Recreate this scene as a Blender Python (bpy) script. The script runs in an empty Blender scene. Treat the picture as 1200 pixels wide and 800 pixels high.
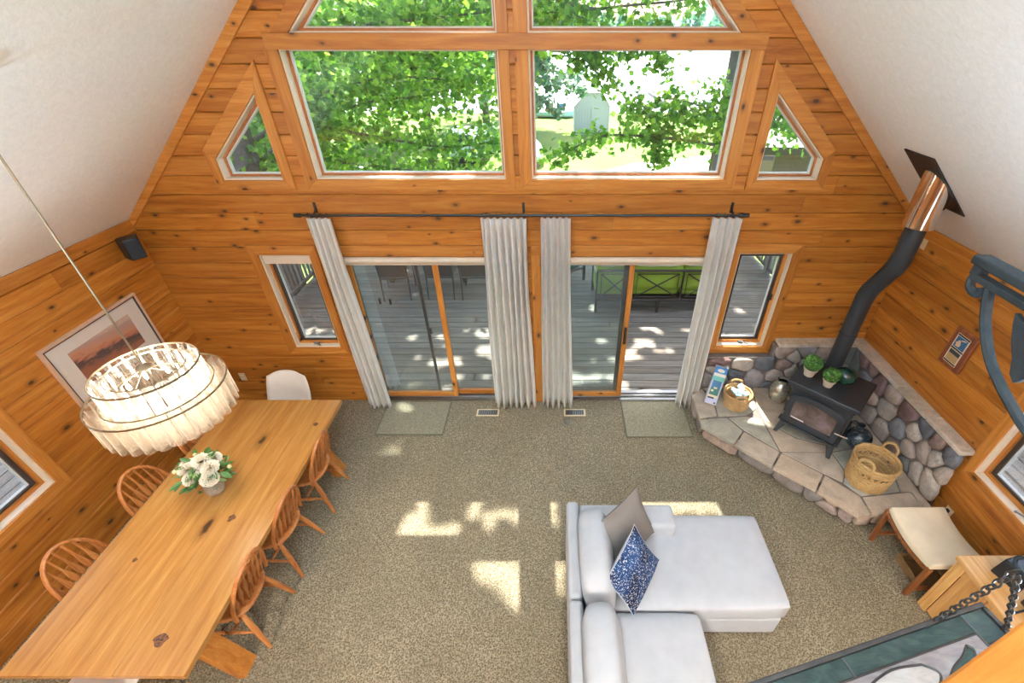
import bpy, bmesh, math, random
import numpy as np
from mathutils import Vector, Matrix, Quaternion
R = math.radians
random.seed(7); rng = np.random.default_rng(11)
sc = bpy.context.scene
COL = sc.collection

# ------------------------------------------------------------------ camera
CAM = Vector((0.0, -4.25, 3.945)); PITCH = R(35.32); F_PX = 520.8; PX, PY = 650.0, 400.0
cd = bpy.data.cameras.new('camera'); cam = bpy.data.objects.new('camera', cd); COL.objects.link(cam)
cam.location = CAM; cam.rotation_euler = (R(90) - PITCH, 0, 0)
cd.sensor_width = 36; cd.lens = F_PX / 1200 * 36; cd.shift_x = -(PX - 600) / 1200; cd.clip_start = 0.05; cd.clip_end = 2000
sc.camera = cam
sc.view_settings.view_transform = 'Standard'; sc.view_settings.look = 'None'
sc.view_settings.gamma = 1; sc.view_settings.use_curve_mapping = False
sc.view_settings.exposure = 0.25
sc.cycles.max_bounces = 10; sc.cycles.diffuse_bounces = 5; sc.cycles.transparent_max_bounces = 24
sc.cycles.transmission_bounces = 6; sc.cycles.glossy_bounces = 4
sc.cycles.caustics_reflective = False; sc.cycles.caustics_refractive = False
sc.cycles.sample_clamp_indirect = 6.0
sc.cycles.use_denoising = True

# ------------------------------------------------------------------ sky and sun
SUN = Vector((0.077, -1.0, -1.87)).normalized()      # direction the sunlight travels
w = bpy.data.worlds.new('sky'); sc.world = w; w.use_nodes = True
nt = w.node_tree; bg = nt.nodes['Background']
sky = nt.nodes.new('ShaderNodeTexSky'); sky.sky_type = 'NISHITA'; sky.sun_disc = False
sky.sun_elevation = R(61.8); sky.sun_rotation = R(0); sky.air_density = 1.0; sky.dust_density = 4.0; sky.ozone_density = 1.0
nt.links.new(sky.outputs[0], bg.inputs[0]); bg.inputs[1].default_value = 1.0
sl = bpy.data.lights.new('sun', 'SUN'); sun = bpy.data.objects.new('sun', sl); COL.objects.link(sun)
sl.energy = 34.0; sl.angle = R(0.53); sl.color = (1.0, 0.97, 0.92)
sun.rotation_euler = SUN.to_track_quat('-Z', 'Y').to_euler(); sun.location = (0, 10, 20)

# ------------------------------------------------------------------ helpers
def ray(u, v):
    a = (v - PY) / F_PX; c, s = math.cos(PITCH), math.sin(PITCH)
    return Vector(((u - PX) / F_PX, c - a * s, -s - a * c))
def at_y(u, v, y): r = ray(u, v); return CAM + r * ((y - CAM.y) / r.y)
def at_z(u, v, z): r = ray(u, v); return CAM + r * ((z - CAM.z) / r.z)
def at_x(u, v, x): r = ray(u, v); return CAM + r * ((x - CAM.x) / r.x)

class MB:
    def __init__(s): s.v = []; s.f = []; s.m = []; s.mi = 0
    def add(s, vs, fs):
        b = len(s.v); s.v += [tuple(p) for p in vs]; s.f += [tuple(i + b for i in f) for f in fs]; s.m += [s.mi] * len(fs); return s
    def box(s, x0, x1, y0, y1, z0, z1, M=None):
        vs = [Vector(p) for p in ((x0,y0,z0),(x1,y0,z0),(x1,y1,z0),(x0,y1,z0),(x0,y0,z1),(x1,y0,z1),(x1,y1,z1),(x0,y1,z1))]
        if M is not None: vs = [M @ p for p in vs]
        return s.add(vs, ((3,2,1,0),(4,5,6,7),(0,1,5,4),(1,2,6,5),(2,3,7,6),(3,0,4,7)))
    def prism(s, poly, vec):
        vec = Vector(vec); n = len(poly); p0 = [Vector(p) for p in poly]
        vs = p0 + [p + vec for p in p0]
        return s.add(vs, [tuple(range(n))[::-1], tuple(range(n, 2*n))] + [(i, (i+1) % n, n + (i+1) % n, n + i) for i in range(n)])
    def bar(s, a, b, wd, th, up=(0,0,1)):
        a, b = Vector(a), Vector(b); d = (b - a).normalized(); u = Vector(up)
        sd = d.cross(u)
        if sd.length < 1e-5: sd = d.cross(Vector((1,0,0)))
        sd.normalize(); u = sd.cross(d).normalized()
        sd *= wd / 2; u *= th / 2
        return s.prism([a - sd - u, a + sd - u, a + sd + u, a - sd + u], b - a)
    def tube(s, path, r, n=8, cap=True, closed=False, flat=1.0, up=None):
        P = [Vector(p) for p in path]; k = len(P)
        rs = r if isinstance(r, (list, tuple)) else [r] * k
        T = []
        for i in range(k):
            a = P[i-1] if (i > 0 or closed) else P[i]; b = P[(i+1) % k] if (i < k-1 or closed) else P[i]
            T.append((b - a).normalized())
        ref = Vector(up) if up else (Vector((0,0,1)) if abs(T[0].z) < .9 else Vector((1,0,0)))
        nrm = (ref - T[0] * ref.dot(T[0])).normalized(); vs = []
        for i in range(k):
            if i: 
                q = T[i-1].rotation_difference(T[i]); nrm = q @ nrm; nrm = (nrm - T[i] * nrm.dot(T[i])).normalized()
            bn = T[i].cross(nrm)
            for j in range(n):
                t = 2 * math.pi * j / n; vs.append(P[i] + nrm * (math.cos(t) * rs[i]) + bn * (math.sin(t) * rs[i] * flat))
        fs = []
        for i in range(k if closed else k - 1):
            for j in range(n):
                a = i * n + j; b = i * n + (j+1) % n; c = ((i+1) % k) * n + (j+1) % n; d = ((i+1) % k) * n + j
                fs.append((a, b, c, d))
        if cap and not closed: fs += [tuple(range(n))[::-1], tuple(range((k-1)*n, k*n))]
        return s.add(vs, fs)
    def lathe(s, prof, n=20, c=(0,0,0), cap=True):
        c = Vector(c); k = len(prof); vs = []; fs = []
        for r, z in prof:
            for j in range(n):
                t = 2 * math.pi * j / n; vs.append(c + Vector((r * math.cos(t), r * math.sin(t), z)))
        for i in range(k - 1):
            for j in range(n): fs.append((i*n+j, i*n+(j+1) % n, (i+1)*n+(j+1) % n, (i+1)*n+j))
        if cap: fs += [tuple(range(n))[::-1], tuple(range((k-1)*n, k*n))]
        return s.add(vs, fs)
    def ball(s, c, r, n=12, m=8, M=None):
        c = Vector(c); r = r if isinstance(r, (list, tuple)) else (r, r, r); vs = []; fs = []
        for i in range(m + 1):
            p = math.pi * i / m
            for j in range(n):
                t = 2 * math.pi * j / n; q = Vector((r[0]*math.sin(p)*math.cos(t), r[1]*math.sin(p)*math.sin(t), -r[2]*math.cos(p)))
                vs.append((c + (M @ q)) if M is not None else (c + q))
        for i in range(m):
            for j in range(n): fs.append((i*n+j, i*n+(j+1) % n, (i+1)*n+(j+1) % n, (i+1)*n+j))
        return s.add(vs, fs)
    def mesh(s, name, mat, smooth=True, angle=35, weld=False):
        me = bpy.data.meshes.new(name); me.from_pydata(s.v, [], s.f)
        for mm in (mat if isinstance(mat, (list, tuple)) else [mat]): me.materials.append(mm)
        if isinstance(mat, (list, tuple)): me.polygons.foreach_set('material_index', s.m)
        bm = bmesh.new(); bm.from_mesh(me)
        if weld: bmesh.ops.remove_doubles(bm, verts=bm.verts, dist=1e-5)
        bmesh.ops.dissolve_degenerate(bm, dist=1e-6, edges=bm.edges)
        bmesh.ops.recalc_face_normals(bm, faces=bm.faces); bm.to_mesh(me); bm.free()
        if smooth:
            me.polygons.foreach_set('use_smooth', [True] * len(me.polygons)); me.set_sharp_from_angle(angle=R(angle))
        return me
    def build(s, name, mat, parent=None, smooth=True, bevel=0, angle=35, seg=2, weld=False, sub=0, label=None):
        o = link(name, s.mesh(name, mat, smooth, angle, weld), parent)
        if bevel:
            b = o.modifiers.new('bevel', 'BEVEL'); b.width = bevel; b.segments = seg; b.limit_method = 'ANGLE'; b.angle_limit = R(40)
        if sub:
            b = o.modifiers.new('sub', 'SUBSURF'); b.levels = sub; b.render_levels = sub
        if label: o['label'] = label
        return o
def link(name, me, parent=None, loc=None, rot=None):
    o = bpy.data.objects.new(name, me); COL.objects.link(o)
    if parent is not None: o.parent = parent
    if loc is not None: o.location = loc
    if rot is not None: o.rotation_euler = rot
    return o
def tag(o, label=None, cat=None, group=None, kind=None):
    if label: o['label'] = label
    if cat: o['category'] = cat
    if group: o['group'] = group
    if kind: o['kind'] = kind
    return o
def thing(name, label, cat, loc=(0,0,0), rz=0, group=None):
    o = bpy.data.objects.new(name, None); COL.objects.link(o); o.empty_display_size = .1
    o.location = loc; o.rotation_euler = (0, 0, rz); return tag(o, label, cat, group)
def copy_tree(o, parent=None):
    c = o.copy(); COL.objects.link(c)
    if parent is not None: c.parent = parent
    for ch in list(o.children): copy_tree(ch, c)
    return c
def struct(o, label=None): o['kind'] = 'structure'; 
def bez(p0, p1, p2, n=10):
    p0, p1, p2 = Vector(p0), Vector(p1), Vector(p2)
    return [(1-t)**2 * p0 + 2*t*(1-t) * p1 + t*t * p2 for t in [i / n for i in range(n + 1)]]
def spline(pts, n=6):
    P = [Vector(p) for p in pts]; out = []
    for i in range(len(P) - 1):
        a = P[max(i-1, 0)]; b = P[i]; c = P[i+1]; d = P[min(i+2, len(P)-1)]
        for k in range(n):
            t = k / n; out.append(.5 * ((2*b) + (c-a)*t + (2*a-5*b+4*c-d)*t*t + (3*b-a-3*c+d)*t**3))
    return out + [P[-1]]

# ------------------------------------------------------------------ materials
class NT:
    def __init__(s, name):
        s.m = bpy.data.materials.new(name); s.m.use_nodes = True; s.t = s.m.node_tree; s.t.nodes.clear()
    def n(s, typ, ins=None, **kw):
        nd = s.t.nodes.new(typ)
        for k, v in kw.items(): setattr(nd, k, v)
        for k, v in (ins or {}).items():
            sock = nd.inputs[k]
            if isinstance(v, bpy.types.NodeSocket): s.t.links.new(v, sock)
            else: sock.default_value = v
        return nd
    def coord(s, kind='Object'): return s.n('ShaderNodeTexCoord').outputs[kind]
    def mapping(s, vec, scale=(1,1,1), loc=(0,0,0), rot=(0,0,0)):
        return s.n('ShaderNodeMapping', {'Vector': vec, 'Scale': scale, 'Location': loc, 'Rotation': rot}).outputs[0]
    def noise(s, vec, scale=5, detail=3, rough=.55, dist=0, out='Fac'):
        return s.n('ShaderNodeTexNoise', {'Vector': vec, 'Scale': scale, 'Detail': detail, 'Roughness': rough, 'Distortion': dist}).outputs[out]
    def ramp(s, fac, stops, interp='LINEAR'):
        nd = s.n('ShaderNodeValToRGB', {'Fac': fac}); cr = nd.color_ramp; cr.interpolation = interp
        while len(cr.elements) > 2: cr.elements.remove(cr.elements[-1])
        for i, (p, c) in enumerate(stops):
            e = cr.elements[i] if i < 2 else cr.elements.new(p)
            e.position = p; e.color = (*c, 1) if len(c) == 3 else c
        return nd.outputs[0]
    def math(s, op, a, b=0.0, clamp=False):
        nd = s.n('ShaderNodeMath', {0: a, 1: b}, operation=op); nd.use_clamp = clamp; return nd.outputs[0]
    def mix(s, fac, a, b, mode='MIX'):
        nd = s.n('ShaderNodeMix', data_type='RGBA', blend_type=mode)
        for i, v in ((0, fac), (6, a), (7, b)):
            if isinstance(v, bpy.types.NodeSocket): s.t.links.new(v, nd.inputs[i])
            else: nd.inputs[i].default_value = v if i == 0 else ((*v, 1) if len(v) == 3 else v)
        return nd.outputs[2]
    def bump(s, h, strength=.3, dist=.01): return s.n('ShaderNodeBump', {'Height': h, 'Strength': strength, 'Distance': dist}).outputs[0]
    def out(s, sh): s.t.links.new(sh, s.n('ShaderNodeOutputMaterial').inputs[0]); return s.m
    def bsdf(s, col, rough=.5, metal=0, normal=None, spec=.5, **kw):
        ins = {'Base Color': (*col, 1) if isinstance(col, tuple) and len(col) == 3 else col, 'Roughness': rough, 'Metallic': metal, 'Specular IOR Level': spec}
        if normal is not None: ins['Normal'] = normal
        ins.update(kw); return s.n('ShaderNodeBsdfPrincipled', ins).outputs[0]

def srgb(r, g, b):
    f = lambda c: c / 12.92 if c <= .04045 else ((c + .055) / 1.055) ** 2.4
    return (f(r/255), f(g/255), f(b/255))
def plain(name, col, rough=.5, metal=0, var=.12, scale=14, bump=0, bscale=120, spec=.5, bdist=.004):
    t = NT(name); c = t.coord(); n = t.noise(c, scale, 4)
    lo = tuple(x * (1 - var) for x in col); hi = tuple(min(1, x * (1 + var)) for x in col)
    col2 = t.ramp(n, [(.3, lo), (.7, hi)])
    nm = t.bump(t.noise(c, bscale, 3), bump, bdist) if bump else None
    return t.out(t.bsdf(col2, rough, metal, nm, spec))
def wood(name, axis, light, mid, dark, knots=.5, rough=.45, gscale=1.0, island=False, kscale=(3.6, 6.2), spec=.4, across=None):
    across = across if across is not None else (2 if axis != 2 else 0)
    # grain runs along `axis`; every board (object) gets its own offset and tone
    t = NT(name); c = t.coord()
    rnd = t.n('ShaderNodeNewGeometry').outputs['Random Per Island'] if island else t.n('ShaderNodeObjectInfo').outputs['Random']
    off = t.n('ShaderNodeCombineXYZ', {0: t.math('MULTIPLY', rnd, 31.7), 1: t.math('MULTIPLY', rnd, 17.3), 2: t.math('MULTIPLY', rnd, 23.9)}).outputs[0]
    cc = t.n('ShaderNodeVectorMath', {0: c, 1: off}, operation='ADD').outputs[0]
    g = [9 * gscale] * 3; g[axis] = .55 * gscale
    gm = t.mapping(cc, tuple(g))
    n1 = t.noise(gm, 2.2, 5, .6, .8); n2 = t.noise(t.mapping(cc, tuple(x * 5 for x in g)), 3.0, 3, .6)
    grain = t.math('ADD', t.math('MULTIPLY', n1, .75), t.math('MULTIPLY', n2, .25))
    col = t.ramp(grain, [(.30, dark), (.48, mid), (.66, light)])
    tone = t.math('ADD', t.math('MULTIPLY', rnd, .34), .83)
    col = t.mix(1.0, col, t.n('ShaderNodeCombineColor', {0: tone, 1: t.math('POWER', tone, 1.25), 2: t.math('POWER', tone, 1.5)}).outputs[0], 'MULTIPLY')
    if knots > 0:
        sx_ = t.n('ShaderNodeSeparateXYZ', {0: cc}).outputs; ac = across
        km = t.n('ShaderNodeCombineXYZ', {0: t.math('MULTIPLY', sx_[axis], kscale[0]), 1: t.math('MULTIPLY', sx_[ac], kscale[1]), 2: 0.0}).outputs[0]
        km = t.n('ShaderNodeVectorMath', {0: km, 1: t.n('ShaderNodeVectorMath', {0: t.noise(cc, 14, 2, out='Color'), 1: (.09,.09,.09)}, operation='MULTIPLY').outputs[0]}, operation='ADD').outputs[0]
        vo = t.n('ShaderNodeTexVoronoi', {'Vector': km, 'Scale': 1.0, 'Randomness': 1.0}, voronoi_dimensions='2D')
        sep = t.n('ShaderNodeSeparateColor', {0: vo.outputs['Color']})
        keep = t.math('GREATER_THAN', sep.outputs[0], 1 - knots)
        size = t.math('ADD', t.math('MULTIPLY', sep.outputs[1], .085), .035)
        d = t.math('DIVIDE', vo.outputs['Distance'], size)
        halo = t.math('MULTIPLY', t.n('ShaderNodeMapRange', {0: d, 1: .7, 2: 2.6, 3: .65, 4: 0}).outputs[0], keep)
        core = t.math('MULTIPLY', t.n('ShaderNodeMapRange', {0: d, 1: .55, 2: 1.05, 3: .93, 4: 0}).outputs[0], keep)
        col = t.mix(halo, col, tuple(x * .55 for x in dark)); col = t.mix(core, col, (.035, .012, .005))
    nm = t.bump(n2, .12, .004)
    return t.out(t.bsdf(col, rough, 0, nm, spec))

PL, PM, PD = srgb(186,122,52), srgb(166,98,31), srgb(128,68,17)
M = {}
M['pine_x'] = wood('knotty_pine_boards', 0, PL, PM, PD, .42)
M['pine_y'] = wood('knotty_pine_side_boards', 1, PL, PM, PD, .42)
CA = (srgb(196,132,62), srgb(176,109,41), srgb(148,82,26))
M['casing_x'] = wood('pine_casing_horizontal', 0, *CA, .3)
M['casing_z'] = wood('pine_casing_vertical', 2, *CA, .3)
M['casing_y'] = wood('pine_casing_side', 1, *CA, .3)
M['table'] = wood('oak_table_boards', 1, srgb(186,138,76), srgb(170,118,58), srgb(144,90,40), .12, .30, .8, kscale=(1.2, 2.6), across=0)
M['oak'] = wood('honey_oak_chair', 2, srgb(190,128,72), srgb(172,104,52), srgb(136,76,34), 0, .4)
M['cab'] = wood('pale_pine_cabinet', 1, srgb(232,192,138), srgb(218,170,108), srgb(190,136,74), .2, .45)
M['cab_z'] = wood('pale_pine_cabinet_side', 2, srgb(230,184,122), srgb(212,160,94), srgb(184,128,66), .2, .45)
M['walnut'] = wood('brown_stool_frame', 2, srgb(150,92,48), srgb(122,70,34), srgb(84,44,20), 0, .4)
M['frame_wood'] = wood('reddish_brown_plaque', 2, srgb(150,86,52), srgb(126,66,38), srgb(96,46,26), 0, .45)
M['sill'] = plain('cream_painted_jamb', srgb(232,218,196), .5, var=.04)
M['stopwood'] = plain('brown_window_stop', srgb(170,100,50), .5, var=.2, scale=30)
M['sash_dark'] = plain('dark_bronze_sash', srgb(58,48,42), .4, var=.1)
M['sash_white'] = plain('white_glazing_edge', srgb(226,226,220), .5, var=.03)
M['white_plastic'] = plain('white_plastic', srgb(236,232,224), .4, var=.03)
M['plate'] = plain('ivory_cover_plate', srgb(226,206,170), .4, var=.03)
M['black_metal'] = plain('black_powder_metal', srgb(30,30,31), .45, var=.15)
M['iron'] = plain('wrought_iron', srgb(34,36,36), .7, var=.2, scale=60, bump=.3, bscale=90, spec=.06)
M['stove_black'] = plain('stove_cast_iron', srgb(38,39,41), .5, var=.12, scale=50, bump=.15, bscale=160)
M['steel'] = plain('brushed_steel', (.62,.60,.57), .25, 1.0, var=.05)
M['steel_dark'] = plain('gunmetal_hardware', (.30,.30,.30), .35, 1.0, var=.05)
t = NT('polished_steel_collar'); M['collar'] = t.out(t.bsdf((.80,.74,.68), .12, 1.0))
M['brass'] = plain('aged_brass', (.42,.36,.26), .4, 1.0, var=.1)
t = NT('white_textured_ceiling'); c = t.coord()
h = t.noise(t.mapping(c, (1, 1, 1)), 26, 6, .65, .6)
M['ceiling'] = t.out(t.bsdf(t.ramp(h, [(.3, srgb(238,237,234)), (.7, srgb(248,247,245))]), .9, 0, t.bump(h, .22, .012), .2))
t = NT('taupe_loop_carpet'); c = t.coord()
n1 = t.noise(c, 75, 4, .7); n2 = t.noise(c, 2.2, 3, .5); n3 = t.noise(c, 22, 3, .6)
vo = t.n('ShaderNodeTexVoronoi', {'Vector': c, 'Scale': 95.0}).outputs['Distance']
hh = t.math('ADD', t.math('MULTIPLY', n1, .7), t.math('MULTIPLY', vo, .5))
cc_ = t.ramp(hh, [(.32, srgb(66,58,43)), (.52, srgb(114,102,80)), (.72, srgb(162,149,124))])
cc_ = t.mix(t.n('ShaderNodeMapRange', {0: n2, 1: .35, 2: .65, 3: 0, 4: .25}).outputs[0], cc_, srgb(106,96,76))
M['carpet'] = t.out(t.bsdf(cc_, .95, 0, t.bump(t.math('ADD', hh, t.math('MULTIPLY', n3, .4)), .9, .012), .1))
t = NT('carpet_mat_weave'); c = t.coord()
n1 = t.noise(c, 110, 3, .7); M['mat'] = t.out(t.bsdf(t.ramp(n1, [(.3, srgb(102,95,76)), (.7, srgb(176,167,142))]), .95, 0, t.bump(n1, .9, .01), .1))
M['mat_edge'] = plain('mat_bound_edge', srgb(104,96,74), .9, var=.2, scale=80, bump=.6, bscale=200)
def cloth(name, col, trans=.25, rough=.9, weave=260, var=.05, bump=.25):
    t = NT(name); c = t.coord(); n = t.noise(c, weave, 2); n2 = t.noise(c, 9, 3)
    cl = t.ramp(n2, [(.3, tuple(x * (1 - var) for x in col)), (.7, tuple(min(1, x * (1 + var)) for x in col))])
    b = t.bsdf(cl, rough, 0, t.bump(n, bump, .003), .15)
    if trans:
        tr = t.n('ShaderNodeBsdfTranslucent', {'Color': cl}).outputs[0]
        b = t.n('ShaderNodeMixShader', {0: trans, 1: b, 2: tr}).outputs[0]
    return t.out(b)
M['curtain'] = cloth('cream_linen_curtain', srgb(252,249,244), .25)
M['sofa'] = cloth('ivory_sofa_fabric', srgb(184,188,193), 0)
M['stool_cloth'] = cloth('cream_stool_fabric', srgb(226,212,184), 0)
M['grey_pillow'] = cloth('taupe_grey_velvet', srgb(118,109,101), 0)
M['green_cushion'] = cloth('lime_green_outdoor_cushion', srgb(150,178,70), 0)
M['pale_cushion'] = cloth('pale_mint_cushion', srgb(214,226,204), 0)
M['teal_cushion'] = cloth('teal_outdoor_cushion', srgb(88,150,150), 0)
t = NT('blue_speckled_weave'); c = t.coord()
vo = t.n('ShaderNodeTexVoronoi', {'Vector': t.mapping(c, (1, 1, 1)), 'Scale': 62.0, 'Randomness': 1.0})
n = t.noise(c, 6, 2); base = t.ramp(n, [(.35, srgb(16,27,48)), (.65, srgb(38,70,112))])
sp = t.math('GREATER_THAN', t.noise(c, 95, 2, .6, .8), .60)
M['blue_pillow'] = t.out(t.bsdf(t.mix(sp, base, srgb(214,210,204)), .85, 0, t.bump(sp, .3, .003), .1))
def glass(name, tint=(1,1,1), refl=1.0, dirt=.0):
    t = NT(name)
    fr = t.n('ShaderNodeFresnel', {'IOR': 1.5}).outputs[0]
    tr = t.n('ShaderNodeBsdfTransparent', {'Color': (*tint, 1)}).outputs[0]
    gl = t.n('ShaderNodeBsdfGlossy', {'Roughness': .01, 'Color': (1,1,1,1)}).outputs[0]
    s = t.n('ShaderNodeMixShader', {0: t.math('MULTIPLY', fr, refl), 1: tr, 2: gl}).outputs[0]
    if dirt:
        df = t.n('ShaderNodeBsdfDiffuse', {'Color': (.9,.95,1,1)}).outputs[0]
        s = t.n('ShaderNodeMixShader', {0: dirt, 1: s, 2: df}).outputs[0]
    return t.out(s)
M['glass'] = glass('window_glass', (.93,.95,.945), .45, .012)
M['door_glass'] = glass('sliding_door_glass', (.90,.955,.96), .6, .03)
t = NT('frosted_glow_tube_glass')
fr = t.n('ShaderNodeLayerWeight', {'Blend': .35}).outputs['Facing']
tr = t.n('ShaderNodeBsdfTransparent', {'Color': (.97,.95,.92,1)}).outputs[0]
df = t.n('ShaderNodeBsdfTranslucent', {'Color': (.95,.93,.9,1)}).outputs[0]
gl = t.n('ShaderNodeBsdfGlossy', {'Roughness': .08}).outputs[0]
s1 = t.n('ShaderNodeMixShader', {0: .35, 1: df, 2: gl}).outputs[0]
M['tube_glass'] = t.out(t.n('ShaderNodeMixShader', {0: t.n('ShaderNodeMapRange', {0: fr, 1: 0, 2: 1, 3: .08, 4: .62}).outputs[0], 1: tr, 2: s1}).outputs[0])
def emit(name, col, st):
    t = NT(name); return t.out(t.n('ShaderNodeEmission', {'Color': (*col, 1), 'Strength': st}).outputs[0])
M['bulb'] = emit('lit_warm_bulb', (1.0, .90, .76), 22)
M['lamp_globe'] = emit('lit_globe', (1.0, .86, .68), 6)
def stone(name, cols, scale=9, bump=.5, rough=.85):
    t = NT(name); c = t.coord(); rnd = t.n('ShaderNodeObjectInfo').outputs['Random']
    base = t.ramp(rnd, [(i / max(1, len(cols) - 1), cc) for i, cc in enumerate(cols)], 'CONSTANT' if len(cols) > 3 else 'LINEAR')
    n = t.noise(c, scale, 5, .65, .5); sp = t.noise(c, 130, 2, .7)
    col = t.mix(1.0, base, t.ramp(n, [(.28, (.62,.60,.58)), (.72, (1.12,1.1,1.08))]), 'MULTIPLY')
    col = t.mix(1.0, col, t.ramp(sp, [(.35, (.78,.78,.78)), (.65, (1.1,1.1,1.1))]), 'MULTIPLY')
    return t.out(t.bsdf(col, rough, 0, t.bump(t.math('ADD', n, t.math('MULTIPLY', sp, .3)), bump, .02), .3))
M['fieldstone'] = stone('fieldstone', [srgb(166,158,152), srgb(188,176,166), srgb(120,94,90), srgb(128,128,132), srgb(180,164,154), srgb(104,104,108), srgb(200,190,180), srgb(146,122,112), srgb(164,158,160), srgb(112,116,112), srgb(188,170,158)])
M['frontstone'] = stone('pinkish_fieldstone', [srgb(206,182,164), srgb(194,176,166), srgb(166,158,152), srgb(212,188,170)])
M['flag'] = stone('flagstone', [srgb(198,184,166), srgb(186,182,166), srgb(204,186,164), srgb(180,178,164), srgb(208,196,178)], 5, .35, .7)
M['capstone'] = stone('limestone_cap', [srgb(208,194,174), srgb(196,182,162), srgb(214,200,182)], 7, .3)
M['mortar'] = plain('grey_mortar', srgb(116,106,98), .95, var=.15, scale=40, bump=.5)
# ------------------------------------------------------------------ room shell
XL, XR, YB = -4.17, 3.60, -9.0
KL, KR, SL, SR = 2.40, 2.37, .963, .955
RX = (KR + SR * XR - KL + SL * XL) / (SL + SR); RZ = KL + SL * (RX - XL)
TH = .17
def ceil_z(x): return KL + SL * (x - XL) if x < RX else KR + SR * (XR - x)
def xl_at(z): return XL if z <= KL else XL + (z - KL) / SL
def xr_at(z): return XR if z <= KR else XR - (z - KR) / SR
def span(poly, z):
    xs = []
    n = len(poly)
    for i in range(n):
        (xa, za), (xb, zb) = poly[i], poly[(i+1) % n]
        if (za - z) * (zb - z) <= 0 and za != zb: xs.append(xa + (xb - xa) * (z - za) / (zb - za))
    return (min(xs), max(xs)) if len(xs) >= 2 else None
def bands(z0, z1, left, right, openings, extra=()):
    zs = {z0, z1, *[z for z in extra if z0 < z < z1]}
    for p in openings: zs |= {q[1] for q in p if z0 < q[1] < z1}
    zs = sorted(zs); out = []
    for a, b in zip(zs, zs[1:]):
        if b - a < 1e-6: continue
        e = (b - a) * 1e-4; rows = []
        cuts = []
        for p in openings:
            s0, s1 = span(p, a + e), span(p, b - e)
            if s0 and s1: cuts.append((s0, s1))
        cuts.sort(); cur = (left(a), left(b))
        for s0, s1 in cuts:
            if s0[0] - cur[0] > 1e-4 or s1[0] - cur[1] > 1e-4: rows.append((cur[0], max(cur[0], s0[0]), cur[1], max(cur[1], s1[0])))
            cur = (max(cur[0], s0[1]), max(cur[1], s1[1]))
        r = (right(a), right(b))
        if r[0] - cur[0] > 1e-4 or r[1] - cur[1] > 1e-4: rows.append((cur[0], max(cur[0], r[0]), cur[1], max(cur[1], r[1])))
        out.append((a, b, rows))
    return out
# openings in the window wall (x, z)
OP = {
 'big_l': [(-2.21,2.785),(-.453,2.785),(-.453,3.80),(-2.21,3.80)],
 'big_r': [(-.212,2.785),(1.57,2.785),(1.57,3.80),(-.212,3.80)],
 'up_l': [(-2.09,3.905),(-.453,3.905),(-.453,3.905+1.637*.963)],
 'up_r': [(-.212,3.905),(1.465,3.905),(-.212,3.905+1.677*.955)],
 'tri_l': [(-2.52,3.49),(-3.077,2.962),(-3.077,2.776),(-2.52,2.776)],
 'tri_r': [(1.875,3.498),(2.44,2.965),(2.44,2.776),(1.875,2.776)],
 'low_l': [(-3.05,.855),(-2.52,.855),(-2.52,2.03),(-3.05,2.03)],
 'low_r': [(1.895,.872),(2.45,.872),(2.45,2.05),(1.895,2.05)],
 'door_l': [(-2.25,-.02),(-.40,-.02),(-.40,2.02),(-2.25,2.02)],
 'door_r': [(-.15,-.02),(1.71,-.02),(1.71,2.02),(-.15,2.02)],
}
OPS = list(OP.values())
def wall_mesh(bnds, conv, d0, d1, prof=None):
    mb = MB()
    for a, b, rows in bnds:
        fa = d0 if prof is None else prof(a); fb = d0 if prof is None else prof(b)
        for x0, x1, x2, x3 in rows:
            vs = [conv(x0,fa,a),conv(x1,fa,a),conv(x1,d1,a),conv(x0,d1,a),conv(x2,fb,b),conv(x3,fb,b),conv(x3,d1,b),conv(x2,d1,b)]
            mb.add(vs, ((3,2,1,0),(4,5,6,7),(0,1,5,4),(1,2,6,5),(2,3,7,6),(3,0,4,7)))
    return mb
CB = lambda x, y, z: (x, y, z)
wall_back = wall_mesh(bands(-.6, RZ, xl_at, xr_at, OPS), CB, .022, TH).build('wall_back', plain('outer_sheathing', srgb(120,92,64), .8), smooth=False)
struct(wall_back)
ROW = .176; GRV = .008
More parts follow.
